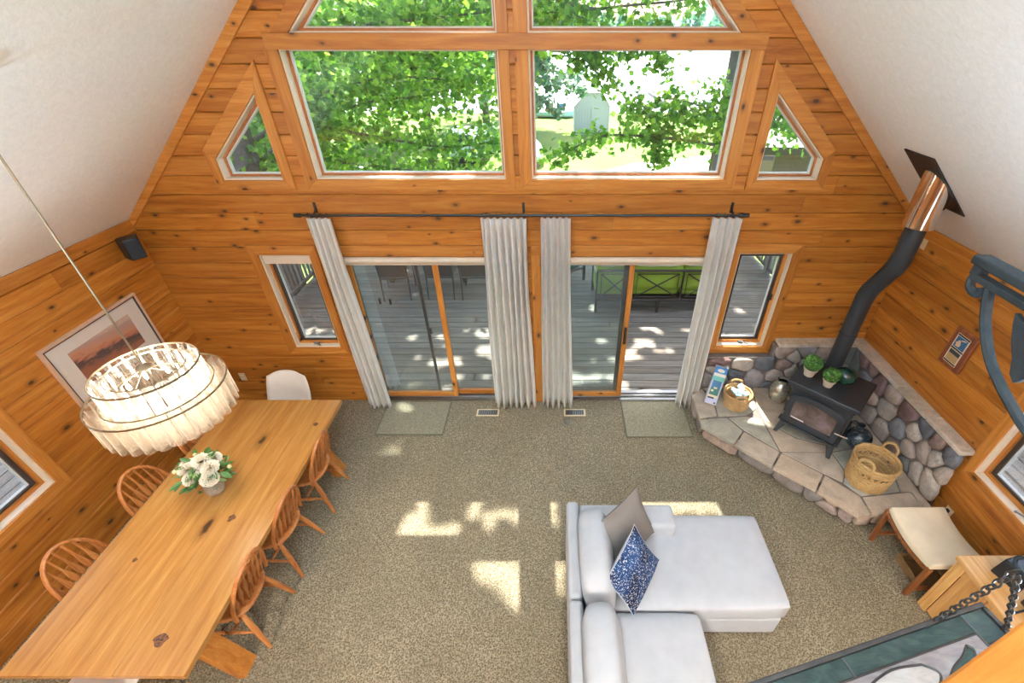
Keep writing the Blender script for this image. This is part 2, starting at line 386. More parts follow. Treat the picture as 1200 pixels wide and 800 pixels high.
def make_boards(zlo, zhi, left, right, openings, conv, parent, mat, jmin=3.0, jmax=5.5):
    z = zlo
    while z < zhi - .02:
        z1 = min(z + ROW, zhi)
        def prof(q, z=z, z1=z1): return .009 if (abs(q - z) < 1e-5 or abs(q - z1) < 1e-5) else 0.0
        bn = bands(z + .0008, z1 - .0008, left, right, openings, (z + GRV, z1 - GRV))
        # group the trapezoids of this row into boards that hang together, cut at random butt joints
        xa, xb = left(z), right(z); joints = []; x = xa + random.uniform(1.0, 5.0)
        while x < xb - .5: joints.append(x); x += random.uniform(jmin, jmax)
        segs = list(zip([-99] + joints, joints + [99]))
        for s0, s1 in segs:
            comps = []
            for a, b, rows in bn:
                for q in rows:
                    q2 = (min(max(q[0], s0 + .0008), s1), max(min(q[1], s1 - .0008), s0), min(max(q[2], s0 + .0008), s1), max(min(q[3], s1 - .0008), s0))
                    if q2[1] - q2[0] < .004 and q2[3] - q2[2] < .004: continue
                    q2 = (q2[0], max(q2[0], q2[1]), q2[2], max(q2[2], q2[3]))
                    for cmp_ in comps:
                        if any(abs(p[0][1] - a) < 1e-6 and not (p[1][3] < q2[0] - 1e-4 or p[1][2] > q2[1] + 1e-4) for p in cmp_):
                            cmp_.append(((a, b), q2)); break
                    else: comps.append([((a, b), q2)])
            for cmp_ in comps:
                if max(p[1][1] for p in cmp_) - min(p[1][0] for p in cmp_) < .02: continue
                zmin, zmax = cmp_[0][0][0], cmp_[-1][0][1]
                pf = lambda q, z=z, z1=z1: .009 if (q < z + .002 or q > z1 - .002) else 0.0
                wall_mesh([(p[0][0], p[0][1], [p[1]]) for p in cmp_], conv, 0, .02, pf).build('board', mat, parent, smooth=False)
        z = z1
make_boards(.0, 5.6, lambda z: xl_at(z) + .0, lambda z: xr_at(z), OPS, CB, wall_back, M['pine_x'])

def rect(y0, y1, z0, z1): return [(y0,z0),(y1,z0),(y1,z1),(y0,z1)]
WL_OP = [rect(-2.95, -1.90, .845, 1.98)]
WR_OP = [rect(-2.85, -1.785, .826, 1.98)]
CLf = lambda y, d, z: (XL - d, y, z)
CRf = lambda y, d, z: (XR + d, y, z)
for nm, op, cv, kk in (('wall_left', WL_OP, CLf, KL), ('wall_right', WR_OP, CRf, KR)):
    wb = wall_mesh(bands(-.6, kk, lambda z: YB, lambda z: TH, op), cv, .022, TH).build(nm, plain(nm + '_sheathing', srgb(150,104,60), .8), smooth=False)
    struct(wb)
    make_boards(.0, kk, lambda z: -5.2, lambda z: 0.0, op, cv, wb, M['pine_y'])
# floor, ceiling
fl = MB().box(XL - .1, XR + .1, YB, .16, -.2, 0).build('floor', M['carpet'], smooth=False); struct(fl)
rb = MB()
def slab(x0, z0, x1, z1, y0, y1, th=.28): 
    n = Vector((-(z1 - z0), 0, x1 - x0)).normalized() * th
    if n.z < 0: n = -n
    return MB().prism([(x0,y0,z0),(x1,y0,z1),(x1,y1,z1),(x0,y1,z0)], n)
cl = slab(XL - .5, KL - .5*SL, RX, RZ, YB, .55).build('ceiling', M['ceiling'], smooth=False); struct(cl)
cr = slab(RX, RZ, XR + .5, KR - .5*SR, YB, .55).build('ceiling', M['ceiling'], smooth=False); struct(cr)
# rear gable with two tall windows, the loft floor behind the camera
rw_op = [rect(-2.4, -.7, 3.0, 4.6), rect(.2, 1.9, 3.0, 4.6), rect(-3.2, -1.2, .9, 2.1), rect(.6, 2.6, .9, 2.1)]
rw = wall_mesh(bands(-.6, RZ, xl_at, xr_at, rw_op), lambda x, d, z: (x, YB - d, z), 0, .15).build('wall_rear', M['pine_x'], smooth=False); struct(rw)
lf = MB().box(XL, XR, YB, -4.06, 2.26, 2.50).build('floor_loft', M['casing_x'], smooth=False); struct(lf)
# pitched ceiling trim boards
TW, TT = .105, .022
def trim(name, mb, mat): 
    o = mb.build(name, mat, smooth=False, bevel=.003); struct(o); return o
nl = Vector((-SL,0,1)).normalized(); nr = Vector((SR,0,1)).normalized()
def rake(xa, xb, sl, z0, x0, side):
    za = z0 + sl * (xa - x0); zb = z0 + sl * (xb - x0); dn = TW * math.sqrt(1 + sl*sl)
    return [(xa,-TT,za),(xb,-TT,zb),(xb,-TT,zb-dn),(xa,-TT,za-dn)]
trim('trim_1', MB().prism([(XL,-TT,KL),(XL,-TT,KL-TW*.8),(RX,-TT,RZ-TW*1.39),(RX,-TT,RZ)], (0,TT+.008,0)), M['casing_x'])
trim('trim_2', MB().prism([(RX,-TT,RZ),(RX,-TT,RZ-TW*1.39),(XR,-TT,KR-TW*.8),(XR,-TT,KR)], (0,TT+.008,0)), M['casing_x'])
trim('trim_3', MB().box(XL-.008, XL+TT, -5.2, -TT-.001, KL-.10, KL+.005), M['casing_y'])
trim('trim_4', MB().box(XR-TT, XR+.008, -5.2, -TT-.001, KR-.10, KR+.005), M['casing_y'])

# ------------------------------------------------------------------ windows
def offset_poly(poly, d):
    c = Vector((sum(p[0] for p in poly)/len(poly), sum(p[1] for p in poly)/len(poly))); n = len(poly); lines = []
    for i in range(n):
        a, b = Vector(poly[i]), Vector(poly[(i+1) % n]); e = (b - a).normalized(); nn = Vector((e.y, -e.x))
        if nn.dot(a - c) < 0: nn = -nn
        dd = d[i] if isinstance(d, (list, tuple)) else d
        lines.append((a + nn * dd, e))
    out = []
    for i in range(n):
        (p, e), (q, g) = lines[i-1], lines[i]; den = e.x * g.y - e.y * g.x
        t = ((q.x - p.x) * g.y - (q.y - p.y) * g.x) / den; out.append(tuple(p + e * t))
    return out
def ring(inner, outer, conv, d0, d1, name, parent, mats, bevel=.002, skip=()):
    n = len(inner)
    for i in range(n):
        if i in skip: continue
        j = (i + 1) % n; q = [inner[i], inner[j], outer[j], outer[i]]
        mb = MB().prism([conv(p[0], d0, p[1]) for p in q], Vector(conv(0, d1, 0)) - Vector(conv(0, d0, 0)))
        e = Vector(inner[j]) - Vector(inner[i])
        mb.build(name, mats(e), parent, smooth=False, bevel=bevel)
wn = [0]
def hv(e): return M['casing_x'] if abs(e.x) > abs(e.y) else M['casing_z']
def new_window():
    wn[0] += 1; o = bpy.data.objects.new('window_%d' % wn[0], None); COL.objects.link(o); struct(o); return o
def fixed_window(op, cas, conv=CB, skip=(), top=None):
    dd = lambda a, b: [-(b if i == top else a) for i in range(len(op))]
    o = new_window()
    outer = offset_poly(op, cas)
    ring(op, outer, conv, -.02, .002, 'casing', o, hv, skip=skip)
    i1 = offset_poly(op, -.012); ring(i1, op, conv, .0, .10, 'jamb', o, lambda e: M['sill'], 0)
    i2 = offset_poly(op, dd(.030, .015)); ring(i2, i1, conv, .085, .105, 'stop', o, lambda e: M['stopwood'], 0)
    i3 = offset_poly(op, dd(.042, .020)); ring(i3, i2, conv, .098, .135, 'sash', o, lambda e: M['sash_white'], 0)
    MB().prism([conv(p[0], .112, p[1]) for p in i3], Vector(conv(0, .118, 0)) - Vector(conv(0, .112, 0))).build('pane', M['glass'], o, smooth=False)
    return o
fixed_window(OP['big_l'], [.095,.087,.0,.11], skip=(2,), top=2)
fixed_window(OP['big_r'], [.095,.11,.0,.11], skip=(2,), top=2)
fixed_window(OP['up_l'], [.0,.087,.10], skip=(0,))
fixed_window(OP['up_r'], [.0,.10,.11], skip=(0,))
fixed_window(OP['tri_l'], [.11,.08,.086,.09])
fixed_window(OP['tri_r'], [.11,.08,.086,.09])
for q_ in rw_op: fixed_window(q_, .09, conv=lambda x, d, z: (x, YB - d, z))
trim('trim_5', MB().box(-2.29, 1.68, -.040, .002, 3.795, 3.905), M['casing_x'])
def casement(op, conv, hinge, crank_u, blind=False, lining='sill'):
    o = new_window(); outer = offset_poly(op, [.085,.085,.105,.095]); ring(op, outer, conv, -.02, .002, 'casing', o, hv)
    i1 = offset_poly(op, -.014); ring(i1, op, conv, 0, .075, 'jamb', o, lambda e: M['sill'], 0)
    i2 = offset_poly(op, -.042); ring(i2, i1, conv, .06, .12, 'frame', o, hv, .002)
    i3 = offset_poly(op, [-.065,-.075,-.075,-.075]); ring(i3, i2, conv, .085, .13, 'sash', o, lambda e: M['sash_dark'], .003)
    i4 = offset_poly(op, [-.072,-.082,-.082,-.082]); ring(i4, i3, conv, .10, .125, 'glazing_bead', o, lambda e: M['sash_white'], 0)
    MB().prism([conv(p[0], .110, p[1]) for p in i4], Vector(conv(0, .116, 0)) - Vector(conv(0, .110, 0))).build('pane', M['glass'], o, smooth=False)
    z0 = min(p[1] for p in op)
    k = MB(); P_ = lambda a, d, z: conv(crank_u + a, d, z0 + z)
    k.tube([P_(-.03,.045,.028), P_(.03,.045,.028)], .016, 8)
    k.build('crank_base', M['steel_dark'], o)
    k = MB().tube([P_(0,.045,.03), P_(0,.02,.045), P_(.035,.0,.04), P_(.055,-.005,.035)], .007, 6); k.ball(P_(.06,-.006,.034), .011, 8, 6); k.build('crank_handle', M['steel_dark'], o)
    if blind:
        x0, x1 = op[0][0] + .02, op[1][0] - .02; zt = op[2][1]
        MB().box(x0, x1, .005, .05, zt-.11, zt-.016).build('blind_cassette', M['sill'], o, bevel=.008)
        MB().tube([(x0+.03,.02,zt-.1),(x0+.03,.02,op[0][1]+.2)], .003, 5).build('blind_chain', M['white_plastic'], o)
    else:
        MB().box(op[1][0]-.06, op[1][0]-.04, .05, .062, (op[0][1]+op[2][1])/2, (op[0][1]+op[2][1])/2+.07).build('latch', M['black_metal'], o)
    return o
casement(OP['low_l'], CB, 'l', -2.82, True)
casement(OP['low_r'], CB, 'r', 2.20)
hvs = hv
def hv(e): return M['casing_y'] if abs(e.x) > abs(e.y) else M['casing_z']
casement(WL_OP[0], CLf, 'l', -2.42)
casement(WR_OP[0], CRf, 'r', -2.25)

# ------------------------------------------------------------------ sliding doors
def sliding_door(n, x0, x1, panels, blind):
    o = bpy.data.objects.new('door_%d' % n, None); COL.objects.link(o); struct(o)
    zt = 2.02
    MB().box(x0-.09, x1+.09, -.022, .002, zt, zt+.115).build('head_casing', M['casing_x'], o, smooth=False, bevel=.003)
    MB().box(x0-.09, x0, -.022, .002, .0, zt).build('side_casing', M['casing_z'], o, smooth=False, bevel=.003)
    MB().box(x1, x1+.09, -.022, .002, .0, zt).build('side_casing', M['casing_z'], o, smooth=False, bevel=.003)
    MB().box(x0, x0+.03, .0, .165, .0, zt).build('jamb', M['casing_z'], o, smooth=False)
    MB().box(x1-.03, x1, .0, .165, .0, zt).build('jamb', M['casing_z'], o, smooth=False)
    MB().box(x0, x1, .0, .165, zt-.03, zt).build('head_jamb', M['casing_x'], o, smooth=False)
    MB().box(x0, x1, .0, .19, -.02, .012).box(x0, x1, .06, .07, .012, .03).box(x0, x1, .115, .125, .012, .03).build('sill_track', M['steel_dark'], o, smooth=False)
    for a, b, y, mw, hd in panels:
        p = bpy.data.objects.new('door_panel', None); COL.objects.link(p); p.parent = o
        th = .038; st = .058
        MB().box(a, a+st, y, y+th, .03, zt-.035).build('stile', M[mw], p, smooth=False, bevel=.003)
        MB().box(b-st, b, y, y+th, .03, zt-.035).build('stile', M[mw], p, smooth=False, bevel=.003)
        MB().box(a+st, b-st, y, y+th, .03, .095).build('rail', M['casing_x'] if mw != 'sash_dark' else M['sash_dark'], p, smooth=False, bevel=.003)
        MB().box(a+st, b-st, y, y+th, zt-.10, zt-.035).build('rail', M['casing_x'] if mw != 'sash_dark' else M['sash_dark'], p, smooth=False, bevel=.003)
        MB().box(a+st-.004, b-st+.004, y+.016, y+.022, .09, zt-.095).build('pane', M['door_glass'], p, smooth=False)
        if hd is not None:
            hx = b - .03 if hd > 0 else a + .03
            k = MB().box(hx-.016, hx+.016, y-.004, y, .86, 1.10); k.tube([(hx,y,.90),(hx,y-.03,.92),(hx,y-.03,1.04),(hx,y,1.06)], .008, 8)
            k.build('pull_handle', M['black_metal'], p)
    if blind:
        b = bpy.data.objects.new('roller_blind', None); COL.objects.link(b); b.parent = o
        MB().tube([(x0+.02,-.012,zt-.048),(x1-.02,-.012,zt-.048)], .034, 12).build('blind_roll', M['sill'], b)
        MB().box(x0+.03, x1-.03, .012, .016, zt-.115, zt-.03).build('blind_cloth', M['sill'], b, smooth=False)
        MB().box(x0, x0+.02, -.05, .02, zt-.09, zt-.005).build('blind_bracket', M['steel'], b, smooth=False)
        MB().box(x1-.02, x1, -.05, .02, zt-.09, zt-.005).build('blind_bracket', M['steel'], b, smooth=False)
        cx = x0 + .05
        MB().tube([(cx,-.05,zt-.05),(cx-.006,-.055,1.2),(cx+.012,-.055,1.08),(cx+.026,-.055,1.2),(cx+.022,-.05,zt-.05)], .0035, 6).build('blind_chain', M['white_plastic'], b)
        MB().tube([(cx+.012,-.055,1.09),(cx+.012,-.055,1.0)], .008, 8).build('chain_weight', M['white_plastic'], b)
    return o
d1 = sliding_door(1, -2.25, -.40, [(-2.22, -1.245, .05, 'casing_z', None), (-1.315, -.43, .095, 'casing_z', None)], True)
d2 = sliding_door(2, -.15, 1.71, [(-.10, .855, .05, 'casing_z', 1), (-.12, .81, .095, 'sash_dark', None)], True)
# insect screen of the left door, slid half way: a slim dark frame outside the glass
scp = bpy.data.objects.new('screen_panel', None); COL.objects.link(scp); scp.parent = d1
MB().box(-1.52, -1.485, .142, .158, .03, 1.98).build('screen_stile', M['sash_dark'], scp, smooth=False)
MB().box(-2.22, -2.185, .142, .158, .03, 1.98).build('screen_stile', M['sash_dark'], scp, smooth=False)
MB().box(-2.185, -1.52, .142, .158, .03, .06).build('screen_rail', M['sash_dark'], scp, smooth=False)
MB().box(-1.485, -1.46, .138, .150, .95, 1.03).build('screen_latch', M['black_metal'], scp, smooth=False)
# ------------------------------------------------------------------ curtains and rod
def curtain(name_label, xt0, xt1, xb0, xb1, seed, folds=7):
    rd = random.Random(seed); mb = MB(); nu, nv = folds * 12, 26
    ph = [rd.uniform(-.5, .5) for _ in range(folds + 1)]; vs = []
    for j in range(nv + 1):
        t = j / nv; z = 2.452 - t * 2.440
        amp = .026 + .034 * min(1, t * 3) + .004 * math.sin(9 * t)
        a = xt0 + (xb0 - xt0) * t; b = xt1 + (xb1 - xt1) * t
        pinch = .06 * math.exp(-((t - .25) / .25) ** 2)
        for i in range(nu + 1):
            s = i / nu; k = s * folds
            wob = ph[int(k) % (folds + 1)] * (.35 + t * .9)
            y = -.105 + amp * math.sin(2 * math.pi * k + wob * 1.2) + .006 * math.sin(2 * math.pi * k * 1.6 + seed) * t
            xx = a + (b - a) * (s + .012 * math.sin(5 * t + k + seed)) ; xx += (.5 - s) * (b - a) * pinch
            vs.append((xx, y, z))
    fs = [(j*(nu+1)+i, j*(nu+1)+i+1, (j+1)*(nu+1)+i+1, (j+1)*(nu+1)+i) for j in range(nv) for i in range(nu)]
    mb.add(vs, fs)
    th = thing('curtain', name_label, 'curtain', group='linen curtains on the long black rod')
    o = mb.build('curtain_panel', M['curtain'], th, angle=80)
    so = o.modifiers.new('thickness', 'SOLIDIFY'); so.thickness = .004
    for k in range(folds):
        x = xt0 + (xt1 - xt0) * (k + .5) / folds
        MB().tube([(x, -.105 + .021 * math.cos(a), 2.478 + .021 * math.sin(a)) for a in [2*math.pi*i/10 for i in range(10)]], .003, 5, closed=True).build('curtain_ring', M['black_metal'], th)
curtain('cream linen curtain leftmost, between small left casement and left sliding door', -2.38, -2.14, -2.33, -2.07, 1, 4)
curtain('wide cream linen curtain covering the right end of the left sliding door', -.72, -.27, -.76, -.235, 2, 7)
curtain('cream linen curtain beside blind chain at left end of right sliding door', -.135, .155, -.15, .225, 3, 5)
curtain('cream linen curtain rightmost, hanging beside the stone hearth and blue box', 1.51, 1.80, 1.53, 1.77, 4, 4)
rod = thing('curtain_rod', 'long thin black curtain rod across the pine wall above both sliding doors', 'curtain rod')
MB().tube([(-2.44,-.105,2.478),(1.81,-.105,2.478)], .013, 12).build('rod', M['black_metal'], rod)
for x in (-2.45, 1.82): MB().tube([(x-.028,-.105,2.478),(x+.028,-.105,2.478)], .02, 12).build('finial', M['black_metal'], rod)
for x in (-2.31, -.30, 1.71):
    MB().box(x-.012, x+.012, -.012, -.002, 2.47, 2.57).bar((x,-.008,2.50),(x,-.105,2.46), .014, .01).tube([(x,-.105,2.455),(x,-.13,2.475),(x,-.125,2.495)], .006, 6).build('bracket', M['black_metal'], rod)

# ------------------------------------------------------------------ floor mats, registers, small plates
def mat(label, x0, x1, y0, y1):
    t = thing('floor_mat', label, 'floor mat', group='carpet mats inside the sliding doors')
    MB().box(x0+.006, x1-.006, y0+.006, y1-.006, .0, .013).build('pile', M['mat'], t, bevel=.005)
    for q in ((x0,x1,y0,y0+.014),(x0,x1,y1-.014,y1),(x0,x0+.014,y0+.014,y1-.014),(x1-.014,x1,y0+.014,y1-.014)):
        MB().box(*q, 0, .0145).build('binding', M['mat_edge'], t, bevel=.004)
mat('greyish carpet mat lying inside the left sliding door', -2.13, -1.32, -.605, -.03)
mat('greyish carpet mat lying inside the open right door, touching the hearth', .845, 1.635, -.64, -.03)
def register(label, x0, x1, y):
    t = thing('floor_register', label, 'floor vent', group='floor registers by the doors')
    MB().box(x0, x1, y-.06, y+.06, 0, .006).box(x0, x0, y, y, 0, 0).build('frame', M['plate'], t, bevel=.002)
    k = MB()
    MB().box(x0+.02, x1-.02, y-.042, y+.042, .0045, .0072).build('grille_back', M['black_metal'], t, smooth=False)
    for i in range(12):
        x = x0 + .03 + (x1 - x0 - .06) * i / 11
        MB().box(x-.003, x+.003, y-.042, y+.042, .006, .0105).build('slat', M['steel_dark'], t, smooth=False)
register('metal floor register in carpet below the wide middle curtain', -.975, -.695, -.225)
register('metal floor register in carpet next to the round floor outlet', .115, .385, -.225)
fo = thing('floor_outlet', 'round metal floor outlet cover set in the carpet', 'outlet', (.155, -.38, 0))
MB().lathe([(.045,0),(.045,.006),(.04,.009),(.026,.009)], 20).build('cover_ring', M['steel_dark'], fo)
MB().lathe([(.026,0),(.026,.0105),(.0,.0115)], 16).build('cap', M['brass'], fo)
def plate(label, cat, cx, cy, cz, wall, wd=.075, hg=.115, kind='outlet'):
    t = thing('wall_plate', label, cat)
    def bx(u0, u1, z0, z1, d0, d1):
        if wall == 'b': return MB().box(cx+u0, cx+u1, -d1, -d0, cz+z0, cz+z1)
        s = -1 if wall == 'r' else 1; X0 = XR if wall == 'r' else XL
        a, b = sorted((X0 + s*d0, X0 + s*d1)); return MB().box(a, b, cy+u0, cy+u1, cz+z0, cz+z1)
    bx(-wd/2, wd/2, -hg/2, hg/2, 0, .007).build('cover', M['plate'], t, bevel=.003)
    if kind == 'outlet':
        for dz in (.024, -.024): bx(-.017, .017, dz-.014, dz+.014, .006, .009).build('socket', M['white_plastic'], t, bevel=.003)
    return t
plate('ivory outlet plate low on pine wall left of white shell chair', 'outlet', -3.87, 0, .40, 'b')
plate('plain ivory blank plate high on right wall behind the stovepipe', 'wall plate', 0, -.16, 2.215, 'r', .085, .10, 'blank')
op = plate('ivory outlet with white plug low on right wall behind the cream stool', 'outlet', 0, -1.835, .32, 'r')
MB().box(XR-.045, XR-.009, -1.85, -1.82, .328, .36).build('plug', M['black_metal'], op, bevel=.004)
MB().tube(spline([(XR-.045,-1.835,.344),(XR-.09,-1.83,.33),(XR-.12,-1.82,.2),(XR-.10,-1.80,.02)]), .005, 6).build('cord', M['white_plastic'], op)

# ------------------------------------------------------------------ dining table
TX0, TX1, TY0, TY1, TZ = -3.355, -2.225, -3.235, -.815, .765
tb = thing('dining_table', 'long honey oak dining table with dark knots on slab trestle legs', 'table', (-2.79, -2.03, 0))
tb_inv = Matrix.Translation(-Vector(tb.location))
def tpart(mb, name, mat, **k):
    mb.v = [tuple(tb_inv @ Vector(p)) for p in mb.v]; return mb.build(name, mat, tb, **k)
for a, b in ((TX0, -3.125), (-3.125, -2.66), (-2.66, TX1)):
    tpart(MB().box(a+.0008, b-.0008, TY0, TY1, TZ-.045, TZ), 'tabletop_board', M['table'], smooth=False, bevel=.004)
t_ = NT('dark_knot_hole'); kc = t_.out(t_.bsdf(t_.ramp(t_.noise(t_.coord(), 60, 3), [(.35, (.02,.008,.004)), (.6, srgb(120,70,34))]), .6))
for (u, v, rx, ry) in ((271, 607, .035, .022), (188, 750, .055, .028), (370, 497, .03, .02), (158, 656, .022, .012)):
    p = at_z(u, v, TZ); k = MB(); pts = [(p.x + rx*.8*math.cos(a)*(1+.25*math.sin(3*a+u)), p.y + ry*1.3*math.sin(a)*(1+.2*math.cos(2*a+v)), TZ-.002) for a in [2*math.pi*i/14 for i in range(14)]]
    tpart(k.prism(pts, (0,0,.0026)), 'knot', kc, smooth=False)
for y in (-2.93, -1.13):
    for s in (-1, 1):
        xo, xi = -2.79 + s*.47, -2.79 + s*.22
        tpart(MB().prism([(xo-.035*1, y-.075, 0),(xo+.035, y-.075, 0),(xi+.035+s*.02, y-.075, TZ-.11),(xi-.035+s*.02, y-.075, TZ-.11)], (0,.15,0)), 'leg', M['casing_z'], bevel=.005)
    tpart(MB().box(-3.20, -2.38, y-.09, y+.09, TZ-.11, TZ-.046), 'cross_beam', M['casing_x'], bevel=.004)
tpart(MB().box(-2.83, -2.75, -2.85, -1.21, .30, .42), 'stretcher', M['casing_y'], bevel=.004)

# ------------------------------------------------------------------ Windsor chairs (back towards +x)
def windsor():
    t = thing('windsor_chair', 'x', 'chair')
    sh = []
    for i in range(24):
        a = 2*math.pi*i/24; ca, sa = math.cos(a), math.sin(a)
        sh.append((.205*abs(ca)**.75*(1 if ca > 0 else -1), .215*abs(sa)**.7*(1 if sa > 0 else -1)*(1-.08*ca)))
    mb = MB(); n = 24; lv = [(.86,.418),(1.0,.432),(1.0,.450),(.96,.458),(.6,.447),(.25,.443)]
    vs = [(x*k, y*k, z) for k, z in lv for x, y in sh]
    fs = [(i*n+j, i*n+(j+1) % n, (i+1)*n+(j+1) % n, (i+1)*n+j) for i in range(len(lv)-1) for j in range(n)] + [tuple(range(n))[::-1], tuple(range((len(lv)-1)*n, len(lv)*n))]
    mb.add(vs, fs).build('seat', M['oak'], t, angle=50)
    hoop = lambda th: Vector((.150 + .125*math.sin(th), .205*math.cos(th)*(1+.10*math.sin(th)), .445 + .44*max(0.0, math.sin(th))**.8))
    pts = [hoop(math.pi*i/26) for i in range(27)]
    MB().tube(pts, .0165, 8, flat=.8).build('back_bow', M['oak'], t)
    for k in range(7):
        s = (k - 3) / 3; yb = s * .155; yt = s * .172
        th = math.acos(max(-1, min(1, yt / .222))); b = Vector((.165 - .02*abs(s), yb, .450)); e = hoop(th)
        prof = [(0,.006,.006),(.30,.0065,.006),(.42,.019,.0045),(.52,.017,.0045),(.68,.007,.006),(1,.0055,.0055)]
        vs = []; 
        for q, wy, wx in prof:
            c = b.lerp(e, q)
            vs += [c+Vector((-wx,-wy,0)), c+Vector((wx,-wy,0)), c+Vector((wx,wy,0)), c+Vector((-wx,wy,0))]
        fs = [(i*4+j, i*4+(j+1) % 4, (i+1)*4+(j+1) % 4, (i+1)*4+j) for i in range(len(prof)-1) for j in range(4)]
        MB().add(vs, fs).build('spindle', M['oak'], t, angle=30)
    legs = []
    for sx, sy in ((1,1),(1,-1),(-1,1),(-1,-1)):
        a = Vector((sx*.125, sy*.135, .425)); b = Vector((sx*.125 + sx*.105, sy*.205, .0)); legs.append((a, b))
        MB().tube([a.lerp(b, q) for q in (0,.12,.3,.5,.75,.97,1)], [.012,.016,.021,.022,.018,.013,.012], 10).build('leg', M['oak'], t)
    mids = [a.lerp(b, .55) for a, b in legs]
    for i, j in ((0,2),(1,3)):
        MB().tube([mids[i].lerp(mids[j], q) for q in (0,.25,.5,.75,1)], [.009,.012,.015,.012,.009], 8).build('stretcher', M['oak'], t)
    m0, m1 = (mids[0]+mids[2])/2, (mids[1]+mids[3])/2
    MB().tube([m0.lerp(m1, q) for q in (0,.25,.5,.75,1)], [.009,.012,.015,.012,.009], 8).build('stretcher', M['oak'], t)
    return t
ch0 = windsor()
spots = [(-2.425, -1.435, .04, 'honey oak arrow-back Windsor chair on room side of table, nearest the doors'),
         (-2.435, -2.045, -.03, 'honey oak arrow-back Windsor chair, middle one on the room side of the table'),
         (-2.445, -2.60, .02, 'honey oak arrow-back Windsor chair on room side of table, nearest the slab leg'),
         (-3.33, -1.20, math.pi + .05, 'honey oak bow-back chair on wall side of table, half hidden below the chandelier'),
         (-3.33, -1.86, math.pi - .04, 'honey oak bow-back chair, middle one on the wall side of the table'),
         (-3.33, -2.52, math.pi + .03, 'honey oak bow-back chair on wall side of table, nearest the left window')]
for i, (x, y, rz, lb) in enumerate(spots):
    c = ch0 if i == 0 else copy_tree(ch0)
    c.location = (x, y, 0); c.rotation_euler = (0, 0, rz); tag(c, lb, 'chair', 'Windsor chairs around the dining table')

# white moulded chairs at both ends of the table (back towards +y)
def shell_chair(loc, rz, label):
    t = thing('shell_chair', label, 'chair', loc, rz, 'white shell chairs at the table ends')
    nu, nv = 14, 16; vs = []
    for j in range(nv + 1):
        q = j / nv
        for i in range(nu + 1):
            s = i / nu * 2 - 1
            if q < .5:
                yy = -.20 + .40 * (q / .5); z = .455 + .012 * (1 - q*2) + .03 * s*s * (.4 + q); wd = .235 - .03 * (1 - q*2)**3
            else:
                r = (q - .5) / .5; yy = .20 + .075 * r + .05 * math.sin(r*math.pi/2); z = .455 + .06*r + .345 * r ** 1.15; wd = .245 - .05 * r ** 3; yy -= .05 * s*s * (1 - .4*r); z += .03*s*s*(1-r)
                if r > .9: wd -= .05 * ((r - .9) / .1) ** 2
            vs.append((s * wd, yy, z - (.02 * abs(s)**3 if q > .95 else 0)))
    fs = [(j*(nu+1)+i, j*(nu+1)+i+1, (j+1)*(nu+1)+i+1, (j+1)*(nu+1)+i) for j in range(nv) for i in range(nu)]
    o = MB().add(vs, fs).build('shell', M['white_plastic'], t, angle=80)
    so = o.modifiers.new('thickness', 'SOLIDIFY'); so.thickness = .012
    for sx in (-1, 1):
        for sy in (-1, 1):
            MB().tube([(sx*.13, sy*.11, .45), (sx*.21, sy*.20, 0)], [.016, .011], 8).build('leg', M['oak'], t)
    MB().bar((-.17,.0,.28),(.17,.0,.28), .012, .012).bar((0,-.15,.28),(0,.15,.28), .012, .012).build('brace', M['black_metal'], t)
shell_chair((-2.96, -.76, 0), 0, 'white moulded shell chair at far end of the table by the pine wall')
shell_chair((-2.92, -3.30, 0), math.pi, 'white moulded shell chair tucked under the near end of the table')

# ------------------------------------------------------------------ flowers
fv = thing('flower_vase', 'glass vase of white chrysanthemums and green leaves on the dining table', 'flower vase', (-2.83, -1.93, TZ))
gv = glass('vase_glass', (.96,.985,.975), .6, .10)
MB().lathe([(.048,.0),(.056,.02),(.058,.07),(.052,.13),(.055,.155),(.052,.155),(.049,.13),(.054,.07),(.052,.022),(.0,.014)], 20, cap=False).build('vase', gv, fv)
MB().lathe([(.0,.016),(.05,.024),(.052,.07),(.049,.085),(.0,.085)], 18, cap=False).build('water', glass('water_in_vase', (.94,.97,.94), .3, .06), fv)
M['leaf'] = plain('bouquet_leaf', srgb(58,96,40), .5, var=.35, scale=20)
M['leaf2'] = plain('bouquet_pale_leaf', srgb(120,148,84), .5, var=.3, scale=20)
M['petal'] = plain('white_petal', srgb(248,242,228), .6, var=.04)
M['bud'] = plain('cream_bud', srgb(222,214,160), .6, var=.1)
rd = random.Random(5)
def leaf_mesh(L, W):
    mb = MB(); pr = [(0,.12),(.25,.8),(.5,1),(.75,.7),(1,.05)]; vs = []
    for q, k in pr:
        vs += [(-W*k/2, q*L, -.10*L*q*q + .18*W*k), (0, q*L, -.10*L*q*q), (W*k/2, q*L, -.10*L*q*q + .18*W*k)]
    fs = []
    for i in range(4):
        for j in range(2): a = i*3+j; fs.append((a, a+1, a+4, a+3))
    return mb.add(vs, fs)
lm = [leaf_mesh(.065,.028).mesh('leaf', M['leaf']), leaf_mesh(.05,.022).mesh('leaf', M['leaf2']), leaf_mesh(.08,.034).mesh('leaf', M['leaf'])]
def head(n, R0):
    mb = MB()
    for i in range(n):
        a = i * 2.39996; q = i / n; el = math.acos(1 - 1.15 * q); d = Vector((math.sin(el)*math.cos(a), math.sin(el)*math.sin(a), math.cos(el)))
        s = d.cross(Vector((0,0,1))); s = s.normalized() if s.length > .01 else Vector((1,0,0)); u = s.cross(d)
        c = d * R0; wv = R0 * .22
        b = d * R0 * .35
        mb.add([b, c + s*wv*.9 - u*wv*.2, c*1.08 + u*wv*.6, c - s*wv*.9 - u*wv*.2], [(0,1,2),(0,2,3),(0,3,1)])
    return mb
hm = head(90, .042).mesh('blossom', M['petal'], smooth=False)
